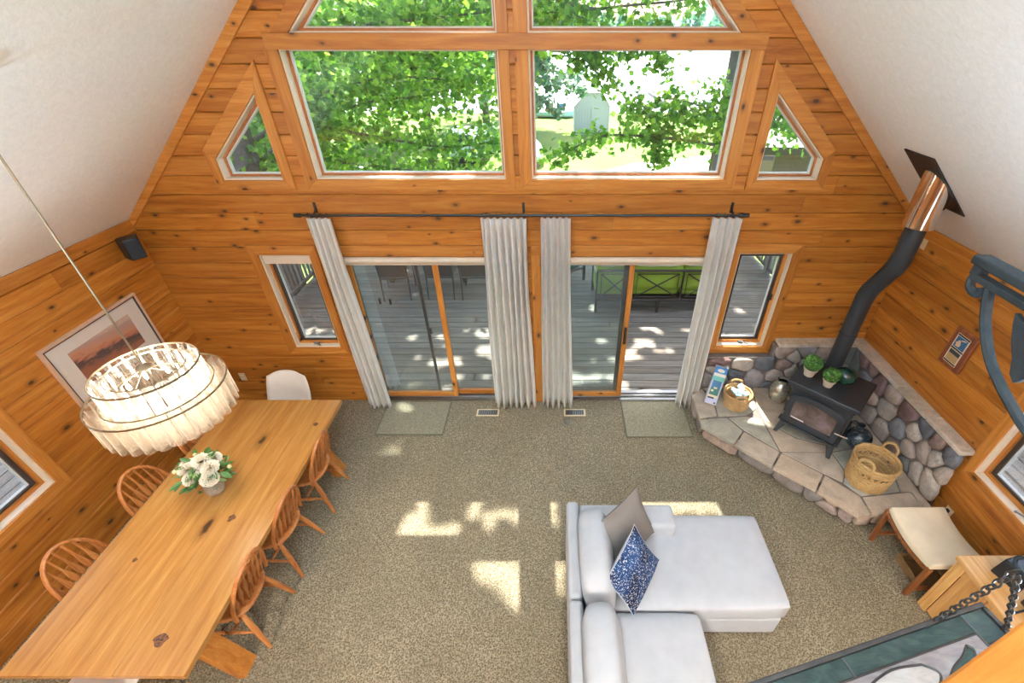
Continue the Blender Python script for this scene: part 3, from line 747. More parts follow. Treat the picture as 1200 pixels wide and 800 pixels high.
up_dirs = []
for (x, y, z, k) in ((0,.02,.28,1.1),(-.055,-.03,.265,1.05),(.06,-.005,.25,1.05),(-.02,-.07,.235,1),(.035,.065,.25,.95),(-.10,.03,.235,1.0),(.075,-.06,.215,1.0),(-.06,.085,.225,.85)):
    o = link('blossom', hm, fv, (x, y, z)); o.rotation_euler = (-y*6, x*6, rd.uniform(0, 6)); o.scale = (k*1.2, k*1.2, k)
    MB().tube(spline([(x*.15, y*.15, .03), (x*.35, y*.35, .15), (x, y, z-.01)], 4), .003, 5).build('stem', M['leaf'], fv)
for i in range(84):
    a = rd.uniform(0, 6.283); r = rd.uniform(.03, .12); z = .14 + .12 * rd.random() + (.04 if r < .07 else 0)
    o = link('leaf', lm[i % 3], fv, (r*math.cos(a), r*math.sin(a), z)); o.rotation_euler = (rd.uniform(-.5,.9), rd.uniform(-.5,.5), a - math.pi/2 + rd.uniform(-.5,.5))
for i in range(9):
    a = rd.uniform(0, 6.283); r = rd.uniform(.08, .15); z = rd.uniform(.20, .29)
    MB().ball((r*math.cos(a), r*math.sin(a), z), (.013,.013,.017), 8, 6).build('bud', M['bud'], fv)
    MB().tube([(r*.3*math.cos(a), r*.3*math.sin(a), .14), (r*math.cos(a), r*math.sin(a), z)], .0022, 5).build('stem', M['leaf2'], fv)

fv.scale = (1.28, 1.28, 1.2)
# ------------------------------------------------------------------ chandelier
CX, CY = -2.80, -1.88
chd = thing('chandelier', 'lit two-tier round chandelier of clear glass tubes on a long thin rod', 'chandelier', (CX, CY, 2.05))
ctz = ceil_z(CX) - 2.05
MB().tube([(0,0,ctz-.02),(0,0,0)], .006, 8).build('rod', M['brass'], chd)
MB().lathe([(.065,-.04),(.065,-.015),(.06,.02)], 20, (0,0,ctz-.02)).build('ceiling_canopy', M['brass'], chd)
MB().lathe([(.01,.03),(.045,.006),(.045,-.006),(.01,-.03)], 20).build('hub', M['brass'], chd)
def ringm(r, z, w_, h): return MB().lathe([(r-w_,z-h),(r,z-h),(r,z+h),(r-w_,z+h),(r-w_,z-h)], 64, cap=False)
ringm(.312, -.015, .004, .007).build('upper_ring', M['brass'], chd)
ringm(.235, -.015, .004, .005).build('upper_inner_ring', M['brass'], chd)
ringm(.415, -.19, .004, .007).build('lower_ring', M['brass'], chd)
ringm(.335, -.19, .004, .005).build('lower_inner_ring', M['brass'], chd)
for k in range(6):
    a = k * math.pi / 3 + .3; c, s = math.cos(a), math.sin(a)
    MB().tube([(.03*c,.03*s,0),(.31*c,.31*s,-.015)], .0035, 6).build('spoke', M['brass'], chd)
for k in range(4):
    a = k * math.pi / 2 + .6; c, s = math.cos(a), math.sin(a)
    MB().tube([(.308*c,.308*s,-.015),(.338*c,.338*s,-.19)], .003, 6).build('drop_wire', M['brass'], chd)
def tubem(h):
    return MB().lathe([(.0375,-h+.004),(.0375,-.004),(.039,-.002),(.0385,0),(.0345,0),(.0345,-h),(.0385,-h),(.039,-h+.002),(.0375,-h+.004)], 18, cap=False).mesh('glass_tube', M['tube_glass'])
tu, tl, tv = tubem(.20), tubem(.235), tubem(.275)
for k in range(21): a = 2*math.pi*k/21; link('glass_tube', tu, chd, (.272*math.cos(a), .272*math.sin(a), -.018))
for k in range(29): a = 2*math.pi*k/29; link('glass_tube', tl, chd, (.375*math.cos(a), .375*math.sin(a), -.192))
for k in range(22): a = 2*math.pi*(k+.5)/22; link('glass_tube', tv, chd, (.292*math.cos(a), .292*math.sin(a), -.20))
bm_ = MB().ball((0,0,0), (.012,.012,.032), 8, 6).mesh('bulb', M['bulb']); so_ = MB().lathe([(.010,-.03),(.012,.03)], 10).mesh('bulb_socket', M['brass'])
for k in range(8):
    a = 2*math.pi*k/8 + .2; x, y = .165*math.cos(a), .165*math.sin(a)
    link('bulb', bm_, chd, (x, y, -.15)); link('bulb_socket', so_, chd, (x, y, -.09))
    MB().tube([(x*.2,y*.2,-.01),(x,y,-.06)], .003, 5).build('bulb_arm', M['brass'], chd)
for k in range(4):
    a = 2*math.pi*k/4 + .6
    l = bpy.data.lights.new('chandelier_light', 'POINT'); l.energy = 5.5; l.color = (1, .90, .76); l.shadow_soft_size = .06
    lo = bpy.data.objects.new('chandelier_light', l); COL.objects.link(lo); lo.parent = chd; lo.location = (.10*math.cos(a), .10*math.sin(a), -.20)

# ------------------------------------------------------------------ picture and speaker on the left wall
pic = thing('framed_picture', 'wide matted landscape print in a pale wood frame on the left wall', 'picture', (XL, -.90, 1.50))
pw, ph = .50, .31; M['pic_frame'] = plain('pale_pinkish_wood_frame', srgb(214,180,154), .45, var=.08)
for (y0, y1, z0, z1) in ((-pw,pw,ph-.025,ph),(-pw,pw,-ph,-ph+.025),(-pw,-pw+.025,-ph+.025,ph-.025),(pw-.025,pw,-ph+.025,ph-.025)):
    MB().box(.001, .03, y0, y1, z0, z1).build('frame', M['pic_frame'], pic, bevel=.003)
for (y0, y1, z0, z1) in ((-pw+.025,pw-.025,ph-.035,ph-.025),(-pw+.025,pw-.025,-ph+.025,-ph+.035),(-pw+.025,-pw+.035,-ph+.035,ph-.035),(pw-.035,pw-.025,-ph+.035,ph-.035)):
    MB().box(.001, .026, y0, y1, z0, z1).build('frame_liner', M['sash_dark'], pic, smooth=False)
MB().box(.002, .014, -pw+.035, pw-.035, -ph+.035, ph-.035).build('mat_board', plain('white_mat_board', srgb(232,226,218), .8, var=.02), pic, smooth=False)
t = NT('sunset_dunes_print'); c = t.coord()
sp_ = t.n('ShaderNodeSeparateXYZ', {0: c}); n = t.noise(t.mapping(c, (1, 2.2, 7)), 3.2, 5, .6, 1.2)
g = t.math('ADD', t.math('MULTIPLY', sp_.outputs[2], 2.9), t.math('ADD', t.math('MULTIPLY', n, .5), t.math('MULTIPLY', sp_.outputs[1], .45)))
col = t.ramp(g, [(.0, srgb(150,92,64)), (.14, srgb(96,70,62)), (.24, srgb(74,58,58)), (.32, srgb(178,112,82)), (.46, srgb(196,140,108)), (.62, srgb(176,146,134)), (.8, srgb(206,178,160))])
M['print'] = t.out(t.bsdf(col, .5))
MB().box(.014, .016, -.32, .33, -.165, .165).build('print', M['print'], pic, smooth=False)
sk = thing('wall_speaker', 'small black wall speaker in the upper left corner under the ceiling', 'speaker', (XL + .11, -.24, 2.21), R(-38))
MB().prism([(-.07,-.085,-.1),(.07,-.06,-.1),(.07,.06,-.1),(-.07,.085,-.1)], (0,0,.2)).build('cabinet', M['black_metal'], sk, bevel=.008)
MB().box(.068, .078, -.058, .058, -.092, .092).build('grille', plain('speaker_grille', srgb(22,22,24), .8, var=.3, scale=300), sk, bevel=.004)
MB().box(-.13, -.06, -.02, .02, -.03, .03).build('bracket', M['black_metal'], sk, smooth=False)
# ------------------------------------------------------------------ sofa
def cushion(x0, x1, y0, y1, z0, z1, puff=.05, n=10, e=.35, wr=0, seed=0):
    # a box-like cushion with bulging faces and soft edges
    rd = random.Random(seed); mb = MB(); cx, cy, cz = (x0+x1)/2, (y0+y1)/2, (z0+z1)/2; hx, hy, hz = (x1-x0)/2, (y1-y0)/2, (z1-z0)/2
    vs = {}; V = []; Fc = []
    def vid(i, j, k):
        key = (i, j, k)
        if key not in vs:
            p = [2*i/n-1, 2*j/n-1, 2*k/n-1]; q = [math.copysign(abs(c)**.72, c) for c in p]
            r = min(hx, hy, hz) * e
            d = Vector((q[0]*hx, q[1]*hy, q[2]*hz)); core = Vector((max(-hx+r, min(hx-r, d.x)), max(-hy+r, min(hy-r, d.y)), max(-hz+r, min(hz-r, d.z))))
            dd = d - core
            if dd.length > r: d = core + dd.normalized() * r
            b = [(1-abs(p[1])**2.5)*(1-abs(p[2])**2.5), (1-abs(p[0])**2.5)*(1-abs(p[2])**2.5), (1-abs(p[0])**2.5)*(1-abs(p[1])**2.5)]
            d += Vector((p[0]*b[0], p[1]*b[1], p[2]*b[2])) * puff
            if wr: d += Vector((rd.uniform(-wr,wr), rd.uniform(-wr,wr), rd.uniform(-wr,wr)))
            vs[key] = len(V); V.append(Vector((cx, cy, cz)) + d)
        return vs[key]
    for a in range(n):
        for b in range(n):
            for s in (0, n):
                Fc.append((vid(a,b,s), vid(a+1,b,s), vid(a+1,b+1,s), vid(a,b+1,s)))
                Fc.append((vid(a,s,b), vid(a+1,s,b), vid(a+1,s,b+1), vid(a,s,b+1)))
                Fc.append((vid(s,a,b), vid(s,a+1,b), vid(s,a+1,b+1), vid(s,a,b+1)))
    return mb.add(V, Fc)
sf = thing('sectional_sofa', 'ivory fabric sectional sofa with chaise extending to the right', 'sofa')
sfm = M['sofa']
SY0, SY1 = -4.35, -1.95
def sp(mb, nm, **k): return mb.build(nm, sfm, sf, **k)
sp(MB().box(.11, 1.02, SY0, -2.76, .03, .27), 'base', bevel=.02, seg=3)
sp(MB().box(.11, 1.735, -2.715, -1.955, .03, .27), 'chaise_base', bevel=.025, seg=3)
sp(MB().box(.10, .20, SY0, -2.745, .03, .66), 'back_frame', bevel=.03, seg=3)
sp(MB().box(.10, .20, -2.735, SY1, .03, .66), 'back_frame', bevel=.03, seg=3)
sp(MB().box(.205, 1.0, -2.165, SY1, .05, .62), 'arm', bevel=.035, seg=4)
o = cushion(.24, 1.745, -2.715, -1.96, .275, .465, .014, 12, .22).build('chaise_cushion', sfm, sf, angle=70)
for y0, y1 in ((-3.52, -2.75), (-4.30, -3.53)): cushion(.24, 1.05, y0, y1, .275, .465, .014, 12, .3).build('seat_cushion', sfm, sf, angle=70)
def back_cushion(y0, y1, seed):
    mb = MB(); nu, nv = 28, 18; rd = random.Random(seed); sg = lambda c, e: math.copysign(abs(c)**e, c); V = []
    for j in range(nv+1):
        ph = -math.pi/2 + math.pi*j/nv
        for i in range(nu):
            th = 2*math.pi*i/nu; cp = sg(math.cos(ph), .55)
            V.append(Vector((.125*cp*sg(math.cos(th), .75) + .006*math.sin(7*th+seed)*math.cos(ph), (y0+y1)/2 + (y1-y0)/2*sg(math.sin(ph), .42), .25*cp*sg(math.sin(th), .5))))
    mb.add(V, [(j*nu+i, j*nu+(i+1) % nu, (j+1)*nu+(i+1) % nu, (j+1)*nu+i) for j in range(nv) for i in range(nu)])
    Mx = Matrix.Translation((.318, 0, .66)) @ Matrix.Rotation(R(10), 4, 'Y').inverted() 
    mb.v = [tuple(Mx @ Vector(p)) for p in mb.v]; mb.build('back_cushion', sfm, sf, angle=80)
back_cushion(-2.79, -2.12, 1); back_cushion(-3.53, -2.82, 2); back_cushion(-4.27, -3.56, 3)
for x, y in ((.18,-2.02),(.18,-4.25),(1.66,-2.03),(1.66,-2.64),(.95,-4.25)): MB().lathe([(.022,0),(.028,.035)], 10, (x,y,0)).build('foot', M['walnut'], sf)

def throw_pillow(name, label, mat, side_mat, S, th, M4, piping=None):
    n = 16; V = []; Fc = []; T = thing(name, label, 'pillow')
    T.matrix_world = M4
    def face(sgn):
        base = len(V)
        for j in range(n + 1):
            for i in range(n + 1):
                a, b = 2*i/n-1, 2*j/n-1
                k = ((1-abs(a)**2.2)*(1-abs(b)**2.2)) ** .55
                pin = 1 - .09 * (1 - a*a) * b*b - 0; pin2 = 1 - .09 * (1 - b*b) * a*a
                V.append(Vector((a*S/2*pin2, b*S/2*pin, sgn*(th/2*k + .001))))
        for j in range(n):
            for i in range(n):
                q = (base+j*(n+1)+i, base+j*(n+1)+i+1, base+(j+1)*(n+1)+i+1, base+(j+1)*(n+1)+i); Fc.append(q if sgn > 0 else q[::-1])
    face(1); MB().add(V, Fc).build('front_cover', mat, T, angle=80); V.clear(); Fc.clear()
    face(-1); MB().add(V, Fc).build('back_cover', side_mat, T, angle=80)
    b = [(-1,-1),(1,-1),(1,1),(-1,1)]; path = []
    for k in range(4):
        (x0, y0), (x1, y1) = b[k], b[(k+1) % 4]
        for i in range(8):
            q = i / 8; a, c = x0+(x1-x0)*q, y0+(y1-y0)*q; pin = 1 - .09*(1-a*a)*c*c; pin2 = 1 - .09*(1-c*c)*a*a
            path.append((a*S/2*pin2, c*S/2*pin, 0))
    MB().tube(path, .004, 6, closed=True).build('seam', side_mat, T)
    return T
def frame_m(loc, normal, up):
    z = Vector(normal).normalized(); y = Vector(up); y = (y - z * y.dot(z)).normalized(); x = y.cross(z)
    return Matrix.Translation(loc) @ Matrix((x, y, z)).transposed().to_4x4()
# grey one stands on a corner against back cushion and arm; blue one leans on it
throw_pillow('throw_pillow', 'plain taupe grey throw pillow leaning in the sofa corner', M['grey_pillow'], M['grey_pillow'], .47, .17,
             frame_m((.568, -2.245, .72), (.539, -.713, .448), (-.378, .271, .885)))
throw_pillow('throw_pillow', 'navy blue speckled throw pillow leaning in front of the grey pillow', M['blue_pillow'], M['sofa'], .45, .15,
             frame_m((.578, -2.567, .712), (.67, -.568, .478), (-.503, .127, .855)))

# ------------------------------------------------------------------ hearth
HZ = .30
def clip(poly, p, nrm):
    out = []; n = len(poly)
    for i in range(n):
        a, b = poly[i], poly[(i+1) % n]; da = (a - p).dot(nrm); db = (b - p).dot(nrm)
        if da <= 0: out.append(a)
        if da * db < 0: out.append(a + (b - a) * (da / (da - db)))
    return out
def stones2d(poly, size, seed, aspect=1.25, relax=3):
    rd = random.Random(seed); poly = [Vector(p) for p in poly]
    x0, x1 = min(p.x for p in poly), max(p.x for p in poly); y0, y1 = min(p.y for p in poly), max(p.y for p in poly)
    inside = lambda q: sum(((a.y > q.y) != (b.y > q.y)) and (q.x < (b.x-a.x)*(q.y-a.y)/(b.y-a.y+1e-12)+a.x) for a, b in zip(poly, poly[1:]+poly[:1])) % 2 == 1
    area = abs(sum(a.x*b.y-b.x*a.y for a, b in zip(poly, poly[1:]+poly[:1])))/2; n = max(2, int(area/(size*size)))
    pts = []
    while len(pts) < n:
        q = Vector((rd.uniform(x0, x1), rd.uniform(y0, y1)))
        if inside(q) and all((q-p).length > size*rd.choice([.45,.6,.75]) for p in pts[-400:]): pts.append(q)
        elif rd.random() < .004: n -= 1
    def cells():
        out = []
        for i, p in enumerate(pts):
            c = list(poly)
            for j, q in enumerate(pts):
                if i == j: continue
                d = q - p
                if d.length > size*4: continue
                c = clip(c, (p+q)/2, d)
                if len(c) < 3: break
            out.append(c)
        return out
    for _ in range(relax):
        cs = cells()
        for i, c in enumerate(cs):
            if len(c) >= 3: 
                m = sum(c, Vector((0,0)))/len(c); pts[i] = pts[i].lerp(m, .5)
    return [c for c in cells() if len(c) >= 3]
def stone_mesh(c, gap, depth, conv, rd):
    m = sum(c, Vector((0,0)))/len(c)
    # inset, then round the outline
    out = []
    for p in c:
        d = p - m; L = d.length; out.append(m + d * max(.3, (L - gap*1.35)/max(L, 1e-4)))
    for _ in range(2):
        nw = []
        for a, b in zip(out, out[1:]+out[:1]): nw += [a.lerp(b, .2), a.lerp(b, .8)]
        out = nw
    while len(out) > 22: out = out[::2]
    n = len(out); V = []; j = [rd.uniform(.96, 1.03) for _ in range(n)]
    for k, h in ((.97,-.012),(1.0,depth*.45),(.90,depth*.82),(.62,depth*1.0),(.25,depth*1.05)):
        for i, p in enumerate(out):
            q = m + (p - m) * k * (1 + (j[i]-1)*.8); V.append(conv(q.x, q.y, h * (1 + .12*math.sin(i*1.7+k*5))))
    Fc = [(r*n+i, r*n+(i+1) % n, (r+1)*n+(i+1) % n, (r+1)*n+i) for r in range(4) for i in range(n)] + [tuple(range(4*n, 5*n))]
    return MB().add(V, Fc)
def stone_field(poly, size, seed, conv, parent, mat, gap=.007, depth=(.03,.05)):
    rd = random.Random(seed + 50)
    for c in stones2d(poly, size, seed):
        a = abs(sum(p.x*q.y-q.x*p.y for p, q in zip(c, c[1:]+c[:1])))/2
        if a < .0012: continue
        stone_mesh(c, gap, rd.uniform(*depth), conv, rd).build('stone', mat, parent, angle=60)
# backing masonry: behind the window wall and along the right wall
VT = .085          # veneer thickness to the mortar face
sw = bpy.data.objects.new('wall_stone', None); COL.objects.link(sw); struct(sw)
zc = .945
MB().box(1.80, XR-.005, -VT, -.001, HZ-.05, .765).build('mortar_bed', M['mortar'], sw, smooth=False)
MB().box(2.555, XR-.005, -VT, -.001, .765, zc).build('mortar_bed', M['mortar'], sw, smooth=False)
MB().box(XR-VT, XR-.001, -1.655, -VT, HZ-.05, zc).build('mortar_bed', M['mortar'], sw, smooth=False)
stone_field([(1.80,HZ+.0),(XR-VT,HZ+.0),(XR-VT,zc),(2.56,zc),(2.56,.765),(1.80,.765)], .19, 3, lambda u, v, h: (u, -VT-h, v), sw, M['fieldstone'])
stone_field([(-1.745,HZ),(-VT-.02,HZ),(-VT-.02,zc),(-1.72,zc)], .20, 8, lambda u, v, h: (XR-VT-h, u, v), sw, M['fieldstone'])
# limestone caps
def cap_b(x0, x1): MB().box(x0+.003, x1-.003, -.14, -.002, zc, zc+.045).build('capstone', M['capstone'], sw, bevel=.008)
cap_b(2.57, 3.03); cap_b(3.03, XR-.137)
ys = [0.0, -.42, -.86, -1.28, -1.715]
for a, b in zip(ys, ys[1:]): MB().box(XR-.14, XR-.002, b+.003, a-.003, zc, zc+.045).build('capstone', M['capstone'], sw, bevel=.008)
# raised hearth
he = bpy.data.objects.new('floor_hearth', None); COL.objects.link(he); struct(he)
HP = [(1.70,-.165),(1.69,-.615),(2.02,-.945),(2.86,-1.80),(3.20,-1.77),(XR-.005,-1.74),(XR-.005,-.005),(1.80,-.005)]
core = [(1.755,-.20),(1.745,-.60),(2.05,-.905),(2.87,-1.745),(3.2,-1.715),(XR-.003,-1.69),(XR-.003,-.003),(1.80,-.003)]
MB().prism([(x,y,0) for x, y in core], (0,0,HZ-.045)).build('masonry_core', M['mortar'], he, smooth=False)
MB().prism([(x,y,HZ-.047) for x, y in core], (0,0,.035)).build('mortar_bed', M['mortar'], he, smooth=False)
fr_ = [(1.79,-.0),(1.735,-.20),(1.735,-.605),(2.045,-.915),(2.865,-1.755),(3.2,-1.725),(3.595,-1.70)]
sd = 20
for (a, b) in zip(fr_, fr_[1:]):
    A, B = Vector(a), Vector(b); L = (B-A).length; d = (B-A)/L; nrm = Vector((d.y, -d.x))
    if nrm.dot(A - Vector((3.0,-.6))) < 0: nrm = -nrm
    sd += 1
    if L < .12: continue
    stone_field([(.0,.005),(L,.005),(L,HZ-.05),(.0,HZ-.05)], .21, sd, (lambda A, d, nrm: lambda u, v, h: (A.x + d.x*u + nrm.x*h, A.y + d.y*u + nrm.y*h, v))(A, d, nrm), he, M['frontstone'], .006, (.03,.05))
def zp(x, y): 
    p = at_z(780 + x/3.076, 370 + y/3.076, HZ); return Vector((p.x, p.y))
FL = [
 [(92,282),(130,262),(172,305),(186,360),(121,370)],
 [(121,372),(222,366),(280,414),(248,462),(128,396)],
 [(282,416),(413,490),(386,542),(250,464)],
 [(416,492),(570,571),(545,627),(388,545)],
 [(573,572),(703,650),(742,716),(700,724),(547,629)],
 [(708,652),(884,634),(938,702),(746,717)],
 [(134,258),(300,232),(330,334),(292,358),(190,362),(176,304)],
 [(226,366),(292,360),(346,372),(411,486),(284,412)],
 [(306,230),(470,225),(520,330),(400,400),(350,372),(332,334)],
 [(352,374),(400,402),(470,440),(590,470),(596,490),(415,488)],
 [(418,490),(597,491),(648,560),(640,600),(572,569)],
 [(402,400),(522,330),(640,360),(700,400),(720,470),(600,488),(592,468),(472,438)],
 [(600,490),(722,470),(800,520),(846,632),(706,650),(642,602),(650,560)],
 [(480,222),(700,150),(790,330),(720,400),(640,358),(524,328)],
 [(724,470),(706,402),(794,332),(880,520),(850,560),(804,520)],
 [(806,522),(850,562),(890,530),(960,690),(940,702),(886,634),(848,632)],
]
for pl in FL:
    P = [zp(*q) for q in pl]
    for (nn, pp) in (((0,1),(0,-.088)), ((1,0),(XR-.088,0))): P = clip(P, Vector(pp), Vector(nn))
    if len(P) < 3: continue
    m = sum(P, Vector((0,0)))/len(P); Q = [m + (p-m)*max(.5, ((p-m).length-.006)/(p-m).length) for p in P]
    MB().prism([(q.x,q.y,HZ-.045) for q in Q], (0,0,.045)).build('flagstone', M['flag'], he, bevel=.006, smooth=False)

# ------------------------------------------------------------------ wood stove
sv = thing('wood_stove', 'black cast iron wood stove with glass door on four splayed legs', 'stove', (2.83, -.80, HZ), R(45))
# local frame: front is -x ... front faces the room; width along local y
SBm = M['stove_black']
MB().box(-.245, .235, -.285, .285, .17, .62).build('body', SBm, sv, bevel=.012)
MB().box(-.29, .275, -.335, .335, .655, .70).build('top_plate', SBm, sv, bevel=.01)
MB().prism([(-.27,-.31,.62),(.255,-.31,.62),(.255,.31,.62),(-.27,.31,.62)], (0,0,.036)).build('top_collar', SBm, sv, bevel=.008)
MB().prism([(-.255,-.30,.15),(.24,-.30,.15),(.24,.30,.15),(-.255,.30,.15)], (0,0,.035)).build('base_plate', SBm, sv, bevel=.008)
MB().box(-.30, -.245, -.27, .27, .165, .185).build('ash_lip', SBm, sv, bevel=.005)
def arch(w_, z0, z1, rise, n=12): return [(-w_, z0), (w_, z0)] + [(w_*math.cos(a), z1 + rise*math.sin(a)) for a in [math.pi*i/n for i in range(n+1)]]
oa, ia = arch(.262,.195,.505,.085), arch(.205,.255,.46,.07)
dr = bpy.data.objects.new('door', None); COL.objects.link(dr); dr.parent = sv
mb = MB(); n = len(oa)
for i in range(n):
    j = (i+1) % n
    mb.add([(-.250,oa[i][0],oa[i][1]),(-.250,oa[j][0],oa[j][1]),(-.285,oa[j][0]*.985,oa[j][1]),(-.285,oa[i][0]*.985,oa[i][1]),
            (-.262,ia[i][0],ia[i][1]),(-.262,ia[j][0],ia[j][1]),(-.292,ia[j][0]*1.03,ia[j][1]),(-.292,ia[i][0]*1.03,ia[i][1])],
           [(0,1,2,3),(3,2,6,7),(7,6,5,4),(0,4,5,1)])
mb.build('door_frame', SBm, dr, weld=True, bevel=.004)
t = NT('smoky_stove_glass'); c = t.coord(); n = t.noise(c, 7, 3, .6, 1)
sg = t.out(t.bsdf(t.ramp(n, [(.3, srgb(60,50,46)), (.55, srgb(96,80,72)), (.75, srgb(130,110,120))]), .08, 0, None, .8)); M['stove_glass'] = sg
MB().prism([(-.262,p[0],p[1]) for p in ia], (-.006,0,0)).build('door_glass', sg, dr, smooth=False)
MB().box(-.2695, -.268, .06, .19, .268, .28).build('glass_sticker', M['white_plastic'], dr, smooth=False)
MB().tube([(-.285,-.225,.36),(-.315,-.235,.36),(-.32,-.30,.372),(-.32,-.345,.375)], [.009,.009,.011,.012], 8).build('door_handle', M['steel'], dr)
for z in (.27, .47): MB().tube([(-.262,.275,z-.02),(-.262,.275,z+.02)], .012, 8).build('hinge', M['brass'], dr)
for sx in (-1, 1):
    for sy in (-1, 1):
        x, y = sx*.20, sy*.23
        MB().add([(x-.04,y-.04,.16),(x+.04,y-.04,.16),(x+.04,y+.04,.16),(x-.04,y+.04,.16)] + [(x+sx*.075-.018,y+sy*.045-.018,0),(x+sx*.075+.018,y+sy*.045-.018,0),(x+sx*.075+.018,y+sy*.045+.018,0),(x+sx*.075-.018,y+sy*.045+.018,0)],
                 [(0,1,2,3),(7,6,5,4),(0,4,5,1),(1,5,6,2),(2,6,7,3),(3,7,4,0)]).build('leg', SBm, sv, bevel=.005)
# flue pipe
fp = thing('stove_pipe', 'matte black stovepipe with elbows rising from stove to sloped ceiling', 'stovepipe')
P0, P1, P2, P3 = Vector((2.985,-.515,1.0)), Vector((2.985,-.515,1.87)), Vector((3.0,-.70,2.25)), Vector((3.0,-.70,2.95))
rp = .078
def seg(a, b, nm, r=rp, mat=SBm): return MB().tube([a, b], r, 28, cap=False).build(nm, mat, fp, angle=60)
def elbow(p, a, b, nm='elbow'):
    d0 = (p - a).normalized(); d1 = (b - p).normalized(); k = .085
    MB().tube(bez(p - d0*k, p, p + d1*k, 8), rp + .003, 28, cap=False).build(nm, SBm, fp, angle=60)
seg(P0, P1 - (P1-P0).normalized()*.08, 'lower_pipe'); elbow(P1, P0, P2); seg(P1 + (P2-P1).normalized()*.08, P2 - (P2-P1).normalized()*.08, 'offset_pipe'); elbow(P2, P1, P3); seg(P2 + Vector((0,0,.08)), P3 - Vector((0,0,.02)), 'upper_pipe')
for z in (1.02, 1.40): MB().lathe([(rp,-.012),(rp+.004,-.01),(rp+.004,.01),(rp,.012)], 28, (P0.x,P0.y,z), cap=False).build('seam_ring', SBm, fp)
cz_ = lambda x: KR + SR*(XR - x)
n = 32; rc = .118; vs = []
for k in range(n): a = 2*math.pi*k/n; x, y = P3.x + rc*math.cos(a), P3.y + rc*math.sin(a); vs.append((x, y, 2.60))
for k in range(n): a = 2*math.pi*k/n; x, y = P3.x + rc*math.cos(a), P3.y + rc*math.sin(a); vs.append((x, y, cz_(x)-.012))
MB().add(vs, [(i,(i+1) % n, n+(i+1) % n, n+i) for i in range(n)]).build('steel_collar', M['collar'], fp, angle=60)
MB().lathe([(rp,0),(rc,0)], 32, (P3.x,P3.y,2.601), cap=False).build('collar_bottom', M['collar'], fp)
th_ = math.atan(SR); Mp = Matrix.Translation((P3.x, P3.y+.03, cz_(P3.x))) @ Matrix.Rotation(th_, 4, 'Y')
MB().box(-.315, .305, -.17, .17, -.012, -.001, Mp).build('ceiling_plate', M['black_metal'], fp, smooth=False, bevel=.002)

# ------------------------------------------------------------------ things on and around the stove
STZ = HZ + .70
M['terracotta'] = plain('pale_clay_pot', srgb(206,190,170), .8, var=.08, scale=40)
M['soil'] = plain('potting_soil', srgb(52,38,28), .95, var=.3, scale=90)
t = NT('boxwood_leaves'); rn = t.n('ShaderNodeNewGeometry').outputs['Random Per Island']
lc = t.ramp(rn, [(0, srgb(38,74,20)), (.6, srgb(66,112,34)), (1, srgb(104,148,54))])
M['boxwood'] = t.out(t.bsdf(lc, .5))
def leaf_cloud(name, C_, Nrm, size, mat, parent, tmpl='oval', jitter=.5, droop=0.0):
    # one mesh of many small leaves (numpy); C_ centres (n,3), Nrm face normals (n,3)
    n = len(C_)
    if tmpl == 'oval': T = np.array([(0,0,0),(.45,.35,.08),(.38,.75,.05),(0,1,-.05),(-.38,.75,.05),(-.45,.35,.08)]); Fc = [(0,1,2),(0,2,3),(0,3,4),(0,4,5)]
    elif tmpl == 'maple':
        T = np.array([(0,.38,.04),(0,0,0),(.30,.06,-.02),(.24,.24,0),(.62,.34,-.07),(.40,.50,0),(.46,.72,-.05),(.20,.70,0),(0,1.12,-.1),(-.20,.70,0),(-.46,.72,-.05),(-.40,.50,0),(-.62,.34,-.07),(-.24,.24,0),(-.30,.06,-.02)])
        Fc = [(0,i,i+1) for i in range(1,14)] + [(0,14,1)]
    else:
        T = np.array([(0,0,0),(.5,.4,0),(.3,.85,-.05),(0,1.1,-.1),(-.3,.85,-.05),(-.5,.4,0)]); Fc = [(0,1,2),(0,2,3),(0,3,4),(0,4,5)]
    T = T - np.array([0,.45,0]); Fc = np.array(Fc)
    Nn = Nrm / np.linalg.norm(Nrm, axis=1, keepdims=True)
    rv = rng.normal(size=(n,3)); rv[:,2] -= droop; Tn = rv - Nn * (rv*Nn).sum(1, keepdims=True); Tn /= np.linalg.norm(Tn, axis=1, keepdims=True); Bn = np.cross(Tn, Nn)
    s = size * (1 + jitter * (rng.random(n) - .5))
    V = C_[:,None,:] + s[:,None,None] * (T[None,:,0,None]*Bn[:,None,:] + T[None,:,1,None]*Tn[:,None,:] + T[None,:,2,None]*Nn[:,None,:])
    V = V.reshape(-1,3); I = (Fc[None] + (np.arange(n)*len(T))[:,None,None]).reshape(-1)
    me = bpy.data.meshes.new(name); nf = n*len(Fc)
    me.vertices.add(len(V)); me.vertices.foreach_set('co', V.astype(np.float32).ravel())
    me.loops.add(len(I)); me.loops.foreach_set('vertex_index', I.astype(np.int32))
    me.polygons.add(nf); me.polygons.foreach_set('loop_start', np.arange(0, nf*3, 3, dtype=np.int32)); me.polygons.foreach_set('loop_total', np.full(nf, 3, dtype=np.int32))
    me.materials.append(mat); me.update(calc_edges=True); me.validate()
    o = link(name, me, parent); o['kind'] = 'stuff'; return o
